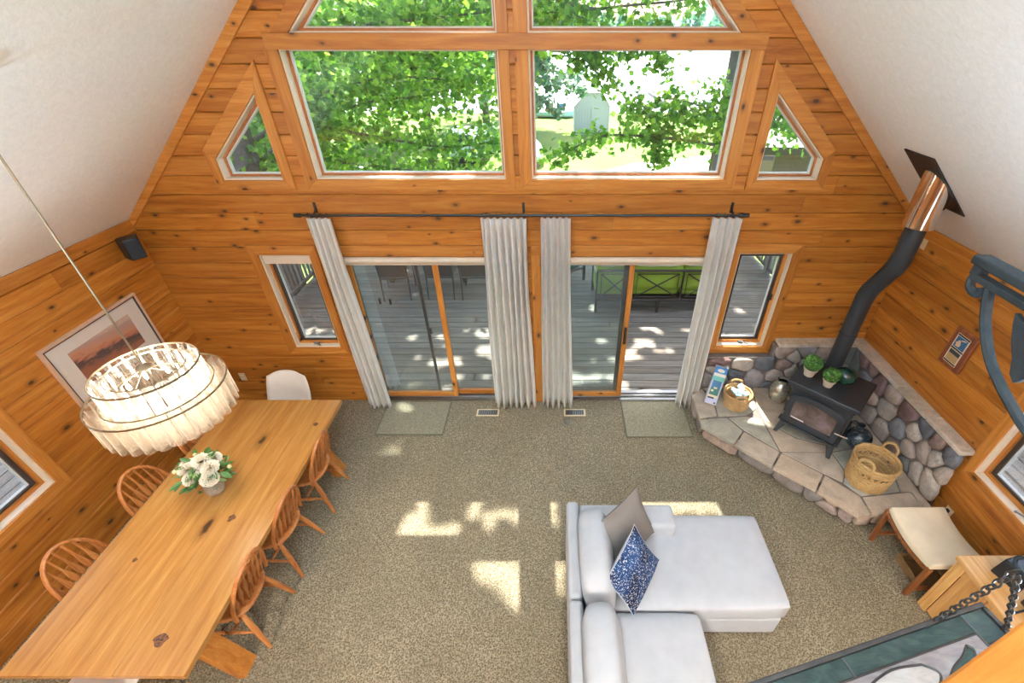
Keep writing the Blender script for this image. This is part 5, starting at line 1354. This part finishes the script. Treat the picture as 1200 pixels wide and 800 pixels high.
deck_rail('weathered deck railing on the left edge of the deck', (DX0+.06,.6,0), (DX0+.06,DY1-.06,0), 3)
deck_rail('weathered deck railing on the right edge of the deck', (DX1-.06,1.0,0), (DX1-.06,DY1-.06,0), 3)
deck_rail('weathered deck railing along the far edge of the deck', (DX0+.3,DY1-.06,0), (DX1-.3,DY1-.06,0), 5)
np_ = thing('deck_post', 'tall weathered post with short rail beyond the right big window', 'post')
q0 = at_y(840, 181, 5.6); MB().box(q0.x-.05, q0.x+.05, 5.55, 5.65, -2.0, q0.z).build('post', M['deckwood_z'], np_, bevel=.006)
MB().bar((q0.x+.05,5.6,q0.z-.07),(q0.x+1.2,5.6,q0.z-.07), .05, .09).build('rail', M['deckwood'], np_, bevel=.004)
# ------------------------------------------------------------------ patio furniture
M['mesh_seat'] = plain('dark_sling_mesh', srgb(66,58,54), .7, var=.3, scale=260)
def sling_chair(label, x, y, rz, z=DZ):
    t = thing('patio_chair', label, 'chair', (x, y, z), rz, 'dark sling patio chairs at the deck table')
    # back towards -y
    for sx in (-1,1):
        MB().tube(spline([(sx*.25,.26,0),(sx*.25,.25,.40),(sx*.25,.20,.62),(sx*.25,-.10,.64),(sx*.25,-.22,.60)],4), .013, 8).build('arm_frame', M['black_metal'], t)
        MB().tube([(sx*.235,-.28,0),(sx*.235,-.21,.43),(sx*.235,-.30,.86)], .013, 8).build('back_leg', M['black_metal'], t)
    MB().tube([(-.235,-.30,.86),(.235,-.30,.86)], .012, 8).tube([(-.235,.22,.41),(.235,.22,.41)], .012, 8).tube([(-.235,-.21,.41),(.235,-.21,.41)], .012, 8).build('cross_tube', M['black_metal'], t)
    MB().prism([(-.22,.22,.415),(.22,.22,.415),(.22,-.20,.40),(-.22,-.20,.40)], (0,0,.006)).build('seat', M['mesh_seat'], t, smooth=False)
    MB().prism([(-.22,-.215,.44),(.22,-.215,.44),(.22,-.30,.85),(-.22,-.30,.85)], (0,.006,0)).build('back_sling', M['mesh_seat'], t, smooth=False)
sling_chair('dark sling patio chair outside left door, leftmost of the three', -2.84, 2.95, .12)
sling_chair('dark sling patio chair seen behind the left door wood stile', -2.02, 3.00, -.05)
sling_chair('dark sling patio chair outside left door, rightmost of the three', -1.42, 2.98, .03)
ot = thing('patio_table', 'dark patio table outside the left sliding door beyond the chairs', 'table')
MB().box(-3.25, -1.05, 3.35, 4.45, .62, .66).build('table_top', M['black_metal'], ot, bevel=.01)
for x in (-3.12, -1.72):
    for yy in (3.42, 4.3): MB().box(x-.045, x+.045, yy-.045, yy+.045, DZ, .62).build('leg', M['sash_dark'], ot, smooth=False)
# green sofa, its back with X bracing towards the house
gs = thing('patio_sofa', 'dark metal patio sofa with lime green cushions seen from behind through open door', 'patio sofa', (1.75, 2.30, DZ))
x0, x1 = -1.05, 1.20; zt = .78; bk = [x0, -.46, .36, x1]
for z in (.24, zt): MB().tube([(x0,0,z),(x1,0,z)], .022, 8).build('back_rail', M['sash_dark'], gs)
for x in bk: MB().tube([(x,0,.24),(x,-.01,zt)], .018, 8).build('back_post', M['sash_dark'], gs)
for a, b in zip(bk, bk[1:]):
    i0, i1 = a+.07, b-.07
    MB().tube([(i0,0,.30),(i1,0,.30),(i1,0,zt-.06),(i0,0,zt-.06)], .011, 6, closed=True).build('back_inner_frame', M['sash_dark'], gs)
    MB().tube([(i0,0,.30),(i1,0,zt-.06)], .011, 6).build('cross_brace', M['sash_dark'], gs); MB().tube([(i0,0,zt-.06),(i1,0,.30)], .011, 6).build('cross_brace', M['sash_dark'], gs)
for x in (x0, 0.0, x1):
    for yy in (.0, .78): MB().box(x-.022, x+.022, yy-.022, yy+.022, 0, .26).build('leg', M['sash_dark'], gs, smooth=False)
MB().box(x0, x1, .02, .80, .22, .27).build('seat_frame', M['sash_dark'], gs, smooth=False)
for x in (x0, x1): MB().tube(spline([(x,.0,.55),(x,.30,.58),(x,.75,.56),(x,.78,.25)],4), .02, 8).build('arm', M['sash_dark'], gs)
for a, b in zip(bk, bk[1:]):
    cushion(a+.02, b-.02, .05, .19, .40, .86, .035, 8, .7).build('back_cushion', M['green_cushion'], gs, angle=80)
    cushion(a+.01, b-.01, .10, .82, .28, .42, .02, 8, .5).build('seat_cushion', M['green_cushion'], gs, angle=80)
    cushion(a+.03, b-.03, .03, .17, .84, .93, .03, 8, .8, .006, int(b*10)).build('cushion_edge', M['pale_cushion'], gs, angle=80)
def armchair(label, x, y, rz):
    t = thing('patio_armchair', label, 'patio chair', (x, y, DZ), rz)
    for sx in (-1,1):
        for sy in (-.3,.32): MB().box(sx*.33-.02, sx*.33+.02, sy-.02, sy+.02, 0, .58 if sy > 0 else .80).build('leg', M['sash_dark'], t, smooth=False)
        MB().bar((sx*.33,-.3,.58),(sx*.33,.34,.58), .06, .025).build('arm', M['sash_dark'], t)
    MB().box(-.33,.33,-.3,.32,.24,.28).build('seat_frame', M['sash_dark'], t, smooth=False)
    cushion(-.30,.30,-.22,.33,.28,.42,.02,8,.5).build('seat_cushion', M['teal_cushion'], t, angle=80)
    cushion(-.30,.30,-.32,-.18,.38,.84,.03,8,.7).build('back_cushion', M['teal_cushion'], t, angle=80)
armchair('teal cushioned patio armchair seen through the right door beside curtain', .12, 3.55, R(35))

# ------------------------------------------------------------------ lawn, lake, far shore
GZ = -2.0
t = NT('lawn_grass'); c = t.coord(); n1 = t.noise(c, .35, 3); n2 = t.noise(c, 9, 4, .7)
M['grass'] = t.out(t.bsdf(t.mix(.5, t.ramp(n1, [(.35, srgb(66,94,42)), (.65, srgb(106,124,64))]), t.ramp(n2, [(.3, srgb(58,84,36)), (.7, srgb(112,130,70))])), .9, 0, t.bump(n2, .6, .05), .1))
g_ = MB().box(-70, 70, .2, 37.5, GZ-.6, GZ).build('lawn', M['grass'], smooth=False); g_['kind'] = 'structure'; g_['label'] = 'mown lawn sloping to the lake'
t = NT('sky_glare_lake_water'); c = t.coord(); n = t.noise(t.mapping(c, (.5,1.6,1)), 1.2, 4, .6)
M['lake'] = t.out(t.bsdf(srgb(206,220,226), .22, 0, t.bump(n, .25, .15), .9))  # pale base colour stands for the blown-out sky glare on the water
lk = MB().box(-400, 400, 37.4, 700, GZ-1.0, GZ-.32).build('lake', M['lake'], smooth=False); lk['kind'] = 'structure'
pt_ = MB().prism([(*at_z(u, v, GZ).xy, GZ-.05) for u, v in ((690,206),(742,192),(800,186),(850,180),(905,178),(905,206))], (0,0,.08)).build('path', plain('pale_concrete_path', srgb(200,192,178), .8, var=.06), smooth=False); pt_['kind'] = 'structure'
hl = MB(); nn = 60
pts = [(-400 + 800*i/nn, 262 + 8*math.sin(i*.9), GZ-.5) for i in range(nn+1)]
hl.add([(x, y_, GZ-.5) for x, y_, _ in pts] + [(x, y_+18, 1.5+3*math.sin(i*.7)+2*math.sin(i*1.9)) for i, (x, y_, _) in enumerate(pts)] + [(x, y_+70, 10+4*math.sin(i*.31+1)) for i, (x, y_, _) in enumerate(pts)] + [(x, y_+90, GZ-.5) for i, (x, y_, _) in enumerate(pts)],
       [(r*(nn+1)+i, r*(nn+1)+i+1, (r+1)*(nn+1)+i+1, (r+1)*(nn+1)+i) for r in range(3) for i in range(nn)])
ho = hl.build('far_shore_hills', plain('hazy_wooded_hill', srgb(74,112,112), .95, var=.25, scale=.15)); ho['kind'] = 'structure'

def leafmat(name, a, b, c_, tr=.45):
    t = NT(name); rn = t.n('ShaderNodeNewGeometry').outputs['Random Per Island']
    col = t.ramp(rn, [(0, a), (.5, b), (1, c_)])
    p = t.bsdf(col, .5, 0, None, .35); tl_ = t.n('ShaderNodeBsdfTranslucent', {'Color': t.mix(1.0, col, (1.25,1.3,.8), 'MULTIPLY')}).outputs[0]
    return t.out(t.n('ShaderNodeMixShader', {0: tr, 1: p, 2: tl_}).outputs[0])
M['maple'] = leafmat('maple_leaves', srgb(64,106,38), srgb(98,144,52), srgb(154,188,82), .6)
M['maple2'] = leafmat('far_tree_leaves', srgb(80,116,60), srgb(110,144,78), srgb(150,176,104))
M['needle'] = leafmat('pine_needles', srgb(64,100,84), srgb(90,128,104), srgb(120,152,122), .25)
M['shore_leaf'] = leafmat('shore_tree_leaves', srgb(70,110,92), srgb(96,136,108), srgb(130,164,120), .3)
M['bark'] = plain('grey_bark', srgb(98,88,78), .95, var=.3, scale=12, bump=.9, bscale=20, bdist=.03)
def cluster(pts, per, rad, flat=.7):
    P = np.array([tuple(p) for p in pts]); C_ = np.repeat(P, per, axis=0) + rng.normal(size=(len(P)*per,3)) * np.array([rad, rad, rad*flat]); return C_
def fill_px(us, vs, ys, n):
    out = np.zeros((n,3))
    for i in range(n): p = at_y(rng.uniform(*us), rng.uniform(*vs), rng.uniform(*ys)); out[i] = p
    return out
def nrm(n, up=.6): q = rng.normal(size=(n,3)); q[:,2] += up*1.5; q[:,1] -= .4; return q
def branch(t, pts, r0, r1):
    P = spline(pts, 5); n = len(P); MB().tube(P, [r0 + (r1-r0)*i/(n-1) for i in range(n)], 7).build('branch', M['bark'], t); return P

# holes in the crown, given where their light lands (floor height): x, y, rx, ry
HOLES = [(-1.42,-1.78,.07,.15),(-1.25,-1.86,.06,.09),(-1.0,-1.84,.09,.08),(-.80,-1.64,.07,.05),(-.62,-1.75,.05,.07),(-.38,-1.62,.16,.08),(-.25,-1.72,.07,.09),(-.06,-1.66,.08,.16),(-1.3,-1.56,.06,.05),
 (-.56,-2.20,.17,.08),(-.42,-2.28,.17,.10),(-.30,-2.38,.12,.10),(-.18,-2.48,.08,.07),(-.0,-2.18,.12,.07),(.03,-2.34,.06,.10),(-.30,-2.17,.1,.05),
 (-1.86,-.80,.09,.06),(-1.80,-.72,.04,.04),(-1.75,-.45,.05,.08),
 (1.05,-1.56,.28,.07),(1.45,-1.57,.30,.07),(1.75,-1.62,.10,.09),(1.88,-1.86,.12,.10),(1.75,-1.75,.04,.10),
 (2.12,-.62,.13,.16),(2.35,-.70,.2,.16),(2.5,-.82,.15,.12),(2.45,-.58,.13,.10),
 (-1.5,-1.45,.3,.04),(.3,-1.45,.5,.04),(1.2,-1.45,.3,.04),(-.8,-1.45,.25,.04),(2.15,-.45,.22,.05),(-2.75,-.45,.15,.04)]
rdh = random.Random(21)
for k in range(70):
    x = rdh.uniform(-4.5, 4.2); y_ = rdh.uniform(.3, 4.6); r = rdh.uniform(.03, .10); HOLES.append((x, y_, r*rdh.uniform(1,1.8), r))
for (cx, cy, sx, sy, n) in ((-.95,1.4,.5,.5,16),(1.35,1.1,.45,.45,18),(-1.7,.6,.5,.25,8),(2.6,1.6,.5,.5,9),(-3.2,1.8,.5,.5,9),(.4,1.2,.4,.4,4)):
    for k in range(n): r = rdh.uniform(.025,.09); HOLES.append((rdh.gauss(cx,sx), rdh.gauss(cy,sy), r*rdh.uniform(1,2), r))
HO = np.array(HOLES); S_ = np.array(tuple(SUN))
def thin(C_, pad=.09):
    q = C_[:,:2] + S_[None,:2] * ((C_[:,2])/(-S_[2]))[:,None]
    d = ((q[:,None,0]-HO[None,:,0])/(HO[None,:,2]+pad))**2 + ((q[:,None,1]-HO[None,:,1])/(HO[None,:,3]+pad))**2
    return C_[(d > 1).all(1)]
def crown(n, x0, x1, y0, y1, z0, z1):
    q = np.stack([rng.uniform(x0,x1,n), rng.uniform(y0,y1,n), rng.uniform(z0,z1,n)], 1)
    C_ = q.copy(); C_[:,:2] -= S_[None,:2] * (q[:,2]/(-S_[2]))[:,None]
    return thin(C_, .055)
# left maple: trunk beside the deck, branches across the left windows, high crown over the house front
ml = thing('maple_tree', 'big maple with trunk left of deck, its branches filling the left big window', 'tree', group='maples in front of the house')
TL = Vector((-5.12, 3.35, GZ))
MB().tube(spline([TL, TL+Vector((.05,.05,2)), TL+Vector((.0,.15,4.5)), TL+Vector((.3,.4,8)), TL+Vector((.9,.8,12))], 5), [.30,.28,.26,.25,.25,.24,.23,.23,.22,.22,.21,.2,.19,.18,.17,.16,.14,.12,.1,.08,.06], 12).build('trunk', M['bark'], ml)
bp = []
for px in ([(352,125),(365,115),(410,100),(470,90),(560,97)], [(350,160),(372,140),(440,118),(500,112),(560,92)], [(352,150),(385,150),(440,160),(520,172),(585,165)], [(350,185),(400,190),(450,196),(520,206),(560,215)], [(352,45),(420,30),(500,22),(590,12)]):
    y_ = rdh.uniform(4.0, 5.4); P = [TL + Vector((.1,.2, at_y(*px[0], 4.0).z - GZ - .5))] + [at_y(u, v, y_ + .15*i) for i, (u, v) in enumerate(px)]
    bp += branch(ml, P, .045, .010)
for a, b in (((-4.4,4.2,9.5),(-2,5.5,11.5)), ((-4.3,4.1,9),(-3,8,12)), ((-4.5,4,8),(0,6.5,12.5))): branch(ml, [a, (Vector(a)+Vector(b))/2 + Vector((0,0,.4)), b], .09, .03)
C1 = np.concatenate([cluster(bp, 34, .26, .5), fill_px((335,600),(-25,212),(4.0,7.0), 4200)])
C1 = C1[(C1[:,1] > 3.2)]
leaf_cloud('foliage', C1, nrm(len(C1)), .098, M['maple'], ml, 'maple', .5, .4)
C2 = crown(34000, -7, .6, -3.2, 5.6, 9.0, 12.5)
leaf_cloud('upper_crown', C2, nrm(len(C2), 1.2), .19, M['maple'], ml, 'simple')
# right maple
mr = thing('maple_tree', 'maple right of the deck whose leafy branch crosses the right big window', 'tree', group='maples in front of the house')
TRp = at_y(857, 130, 6.6); TR = Vector((TRp.x, 6.6, GZ))
MB().tube(spline([TR, TR+Vector((-.05,0,3)), TR+Vector((-.1,0,6)), TR+Vector((-.4,-.2,10)), TR+Vector((-.9,-.4,12.5))], 5), [.24,.23,.22,.21,.21,.2,.2,.19,.19,.18,.17,.16,.15,.14,.13,.12,.1,.09,.08,.06,.05], 12).build('trunk', M['bark'], mr)
bp = []; rds = []
def px_branch(px, y_, r0, r1, dy=-.1, per=20, rad=.26, skip=0):
    P = [at_y(u, v, y_ + dy*i) for i, (u, v) in enumerate(px)]; Q = branch(mr, P, r0, r1); rds.append(cluster(Q[skip:], int(per*1.3), rad, .7))
px_branch([(880,178),(840,170),(800,164),(760,160),(725,158),(696,162),(672,174),(648,190)], 6.0, .040, .010, -.15, 13, .17, 4)
px_branch([(876,150),(845,138),(812,134),(778,136),(745,140)], 6.0, .030, .010, -.1, 17, .22, 3)
px_branch([(846,138),(832,128),(800,118),(770,114)], 5.9, .020, .008, -.1, 12, .20, 2)
px_branch([(800,164),(775,150),(752,128),(735,122)], 5.7, .018, .008, -.1, 12, .18)
px_branch([(870,182),(852,150),(846,120),(840,95)], 6.2, .020, .008, 0, 12, .20)
px_branch([(760,160),(772,180),(768,194)], 5.6, .014, .006, 0, 14, .14)
px_branch([(715,40),(700,58),(690,72),(706,86),(716,102)], 5.0, .018, .006, 0, 11, .16)
px_branch([(640,30),(660,52),(680,66)], 5.0, .016, .006, 0, 14, .18)
px_branch([(780,30),(776,50),(770,70),(778,78)], 5.2, .016, .006, 0, 10, .16)
px_branch([(740,30),(738,55),(735,68)], 5.2, .016, .006, 0, 10, .16)
px_branch([(640,-5),(690,10),(740,6),(800,0),(850,-14)], 5.4, .030, .012, 0, 13, .22)
px_branch([(630,20),(655,14),(700,26)], 5.2, .020, .008, 0, 16, .20)
px_branch([(868,105),(900,140),(920,150),(935,158)], 6.0, .020, .010, 0, 16, .22)
px_branch([(900,130),(915,128),(930,150)], 5.6, .014, .006, 0, 16, .18)
C3 = np.concatenate(rds); C3 = C3[C3[:,1] > 3.0]
leaf_cloud('foliage', C3, nrm(len(C3)), .112, M['maple'], mr, 'maple', .5, .4)
C4 = crown(34000, -.2, 7.2, -3.2, 5.6, 9.0, 12.5)
leaf_cloud('upper_crown', C4, nrm(len(C4), 1.2), .19, M['maple'], mr, 'simple')
for b in ((3.0,6.0,11.5), (1.0,6.5,11.0), (5.0,8.0,11.5)): branch(mr, [TR+Vector((-.4,-.2,10)), (TR+Vector((-.4,-.2,10))+Vector(b))/2+Vector((0,0,.3)), b], .08, .03)
# trees further away on the left
def far_tree(name, label, x, y_, h, rx, n, size, mat, group, base=.25, tmpl='simple'):
    t = thing(name, label, 'tree', (x, y_, GZ), 0, group)
    MB().tube([(0,0,-.1),(.1,0,h*.4),(0,.1,h*.9)], [.02*h+.06,.015*h+.03,.03], 8).build('trunk', M['bark'], t)
    K = max(8, int(n/160)); D = rng.normal(size=(K,3)); D /= np.linalg.norm(D,axis=1,keepdims=True); rr = rng.random((K,1))**.4
    cz = h*(.5+base/2); ctr = D*rr*np.array([rx, rx, h*(1-base)/2]) + np.array([0,0,cz])
    for k in range(0, K, max(1, K//7)): MB().tube([(0,0,cz*.7), tuple(ctr[k])], [.05,.015], 5).build('branch', M['bark'], t)
    C_ = np.repeat(ctr, n//K, axis=0) + rng.normal(size=(K*(n//K),3)) * rx*.22
    leaf_cloud('foliage', C_, nrm(len(C_)), size, mat, t, tmpl)
ft = [(-13,17,9,3.4,5200,'maple2','pale green tree far left, seen through the small left gable window'),
      (-9.2,13.5,8.5,2.6,5200,'maple2','loose pale green tree behind the left maple, nearest the house'),
      (-6.6,21,9.5,3.0,5200,'maple','bushy green tree behind the left maple, left of the white car'),
      (-10.5,26,11,4.0,5200,'maple','tall green tree behind the left maple near the lake edge'),
      (-2.2,30,11,2.9,4200,'maple','green tree on the shore right of the white car'),
      (-16,30,12,4.4,5000,'maple2','broad pale tree at the far left shore'),
      (-5.2,33,11.5,3.4,4600,'maple2','pale green shore tree behind the white car')]
for (x, y_, h, rx, n, mt, lb) in ft: far_tree('leafy_tree', lb, x, y_, h, rx, n, .26 + y_*.004, M[mt], 'trees between house and lake')
far_tree('leafy_tree', 'rounded pale green tree on the lake shore far right', 21, 46, 10.2, 4.0, 3600, .45, M['maple2'], 'trees between house and lake')
# pine bough tree
pn = thing('pine_tree', 'blue-green pine with drooping boughs at left of the right big window', 'tree', (-.95, 14.2, GZ))
MB().tube([(0,0,-.1),(0,0,11)], [.2,.05], 10).build('trunk', M['bark'], pn)
C_ = []
for k in range(46):
    z = rdh.uniform(2.4, 10); a = rdh.uniform(0, 6.283); L = (10.8 - z)*.20 + .5 + .9*max(0, math.cos(a))
    tip = Vector((L*math.cos(a), L*math.sin(a), z - .25*L)); MB().tube([(0,0,z), tuple(tip)], [.03,.008], 5).build('branch', M['bark'], pn)
    for s in range(26): q = rdh.uniform(.25,1); p = Vector((0,0,z)).lerp(tip, q); C_.append((p.x+rdh.gauss(0,.16), p.y+rdh.gauss(0,.16), p.z+rdh.gauss(0,.09)))
C_ = np.array(C_); C_ = np.repeat(C_, 5, axis=0) + rng.normal(size=(len(C_)*5,3))*.08
o = leaf_cloud('foliage', C_, nrm(len(C_)), .16, M['needle'], pn, 'simple', .6, .6)
# far shore trees
for k in range(34):
    x = -95 + k*7.4 + rdh.uniform(-2,2); h = rdh.uniform(9,15)
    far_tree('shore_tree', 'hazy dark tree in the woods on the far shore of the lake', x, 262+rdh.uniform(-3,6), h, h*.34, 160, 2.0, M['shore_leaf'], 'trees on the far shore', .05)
# ------------------------------------------------------------------ shed, car, boats, dock
sh = thing('garden_shed', 'white shed with gambrel roof on the lawn by the lake', 'shed', (2.45, 29.2, GZ))
M['shed_white'] = plain('white_shed_boards', srgb(176,180,182), .7, var=.04); M['shed_roof'] = plain('grey_shed_roof', srgb(150,154,154), .8, var=.08)
prof = [(-1.15,0),(1.15,0),(1.15,1.65),(.62,2.45),(-.45,2.45),(-1.15,1.65)]
MB().prism([(x,-1.1,z) for x, z in prof], (0,2.3,0)).build('walls', M['shed_white'], sh, smooth=False)
for (a, b) in ((2,3),(3,4),(4,5)):
    (xa, za), (xb, zb) = prof[a], prof[b]; d = Vector((xb-xa,0,zb-za)).normalized(); nn_ = Vector((-d.z,0,d.x)); nn_ = nn_ if nn_.z > 0 else -nn_
    MB().prism([Vector((xa,-1.2,za))-d*.05+nn_*.01, Vector((xb,-1.2,zb))+d*.05+nn_*.01, Vector((xb,-1.2,zb))+d*.05+nn_*.05, Vector((xa,-1.2,za))-d*.05+nn_*.05], (0,2.5,0)).build('roof_panel', M['shed_roof'], sh, smooth=False)
for k in range(12): x = -1.05 + k*.19; MB().box(x, x+.015, -1.112, -1.1, .02, 1.6).build('batten', M['shed_roof'], sh, smooth=False)
MB().box(-.05, .85, -1.13, -1.1, .05, 1.75).build('door', M['shed_white'], sh, smooth=False, bevel=.01)
car = thing('car', 'white station car parked on the lawn, seen from behind through leaves', 'car', (-4.55, 21.5, GZ), R(-6))
M['car_white'] = plain('white_car_paint', srgb(196,200,202), .2, var=.02); M['car_glass'] = plain('dark_car_glass', srgb(46,56,62), .08, var=.1); M['rubber'] = plain('dark_rubber', srgb(36,36,38), .7)
pr = [(-2.2,.35),(2.2,.35),(2.25,.85),(1.2,.98),(.55,1.55),(-1.7,1.62),(-2.15,1.05),(-2.25,.7)]
MB().prism([(-.9,y_,z) for y_, z in pr], (1.8,0,0)).build('body', M['car_white'], car, bevel=.09, seg=3)
MB().prism([(-.68,-1.98,1.12),(.68,-1.98,1.12),(.6,-1.77,1.54),(-.6,-1.77,1.54)], (0,-.14,.03)).build('rear_window', M['car_glass'], car, bevel=.02)
for sx in (-1,1):
    MB().box(sx*.905-.01, sx*.905+.01, -1.5, .5, 1.1, 1.45).build('side_window', M['car_glass'], car, smooth=False)
    MB().box(sx*.78-.09, sx*.78+.09, -2.27, -2.16, .78, 1.02).build('tail_light', plain('red_tail_light', srgb(150,24,24), .2), car, bevel=.02)
    for yy in (-1.4, 1.4): MB().tube([(sx*.72,yy,.33),(sx*.93,yy,.33)], .33, 20).build('wheel', M['rubber'], car)
MB().box(-.88, .88, -2.33, -2.15, .32, .62).build('rear_bumper', M['rubber'], car, bevel=.04)
MB().box(-.26, .26, -2.30, -2.26, .72, .84).build('number_plate', M['sash_white'], car, smooth=False)
car2 = thing('boat', 'white boat hull end on the lawn at the lower left of right window', 'boat', (-1.2, 21.0, GZ), R(10))
MB().ball((0,0,.55), (.55,1.6,.55), 16, 10).build('hull', M['car_white'], car2); MB().box(-.4,.4,-1.3,-.9,0,.2).box(-.4,.4,.9,1.3,0,.2).build('cradle', M['deckwood_z'], car2, smooth=False)
bt = thing('rowing_boat', 'low pale blue rowing boat on the lawn at the water edge', 'boat', (-.55, 35.2, GZ), R(80))
hull = []
for j in range(9):
    q = j/8*2-1; w_ = .62*(1-abs(q)**2.6)+.03
    hull += [(-w_,q*2.2,.45+.1*q*q),(-w_*.7,q*2.15,.12),(0,q*2.1,.02),(w_*.7,q*2.15,.12),(w_,q*2.2,.45+.1*q*q)]
o = MB().add(hull, [(j*5+i,j*5+i+1,(j+1)*5+i+1,(j+1)*5+i) for j in range(8) for i in range(4)]).build('hull', plain('pale_blue_hull', srgb(150,190,200), .4), bt); o.modifiers.new('t','SOLIDIFY').thickness = .05
for q in (-.8,.2,1.1): MB().box(-.5,.5,q-.12,q+.12,.32,.36).build('thwart', M['deckwood'], bt, smooth=False)
br_ = thing('barrel', 'small bright blue barrel beside the rowing boat', 'barrel', (.55, 35.6, GZ))
MB().lathe([(.28,0),(.33,.2),(.34,.45),(.33,.7),(.28,.9)], 20).build('body', plain('bright_blue_plastic', srgb(50,120,190), .4), br_); MB().lathe([(.29,.9),(.29,.94),(.1,.95)], 20).build('lid', M['rubber'], br_)
dck = thing('dock', 'pale wooden dock reaching into the bright lake', 'dock')
for k in range(24): MB().box(10.5, 12.6, 37+k*.82, 37.78+k*.82, GZ-.02, GZ+.06).build('plank', M['deckwood'], dck, smooth=False)
for x in (10.6, 12.5):
    for y_ in (38, 44, 50, 56): MB().tube([(x,y_,GZ-1),(x,y_,GZ+.3)], .08, 8).build('piling', M['deckwood_z'], dck)
def adirondack(label, x, y_):
    t = thing('adirondack_chair', label, 'chair', (x, y_, GZ+.07), 0, 'white chairs on the dock')
    for k in range(5): MB().bar((-.22+k*.11,-.30,.30),(-.26+k*.13,-.62,1.02), .09, .02, (0,1,0)).build('back_slat', M['shed_white'], t)
    for k in range(4): MB().box(-.27,.27,-.28+k*.14,-.17+k*.14,.31+k*.02,.33+k*.02).build('seat_slat', M['shed_white'], t, smooth=False)
    for sx in (-1,1):
        MB().box(sx*.33-.06,sx*.33+.06,-.45,.32,.55,.575).build('arm', M['shed_white'], t, smooth=False); MB().box(sx*.31-.015,sx*.31+.015,.22,.30,0,.55).box(sx*.31-.015,sx*.31+.015,-.5,-.42,0,.55).build('leg', M['shed_white'], t, smooth=False)
adirondack('white slatted chair on the dock, left of the pair', 11.0, 52.5); adirondack('white slatted chair on the dock, right of the pair', 12.0, 52.5)
# neighbouring building seen through the right gable window
nb = thing('neighbour_house', 'brown sided house with grey shingle roof seen through the right gable window', 'house')
M['brown_siding'] = plain('brown_wood_siding', srgb(112,96,82), .85, var=.15); M['shingle'] = plain('grey_shingle', srgb(168,166,164), .9, var=.15, scale=20)
a = at_y(905, 172, 13.0); w0 = a.x - .8
for k in range(18): MB().box(w0+1.2, w0+12, 13.4, 13.43+.012*(k % 2), GZ+.02+k*.17, GZ+.185+k*.17).build('siding_board', M['brown_siding'], nb, smooth=False)
MB().box(w0+1.25, w0+11.9, 13.45, 20, GZ, GZ+3.05).build('wall', M['brown_siding'], nb, smooth=False)
zr = a.z
MB().prism([(w0,12.4,zr),(w0+12.5,12.4,zr),(w0+12.5,17,zr+1.9),(w0,17,zr+1.9)], (0,0,.12)).build('roof', M['shingle'], nb, smooth=False)
MB().box(w0, w0+12.5, 12.36, 12.41, zr-.14, zr+.12).build('fascia', M['sash_dark'], nb, smooth=False)
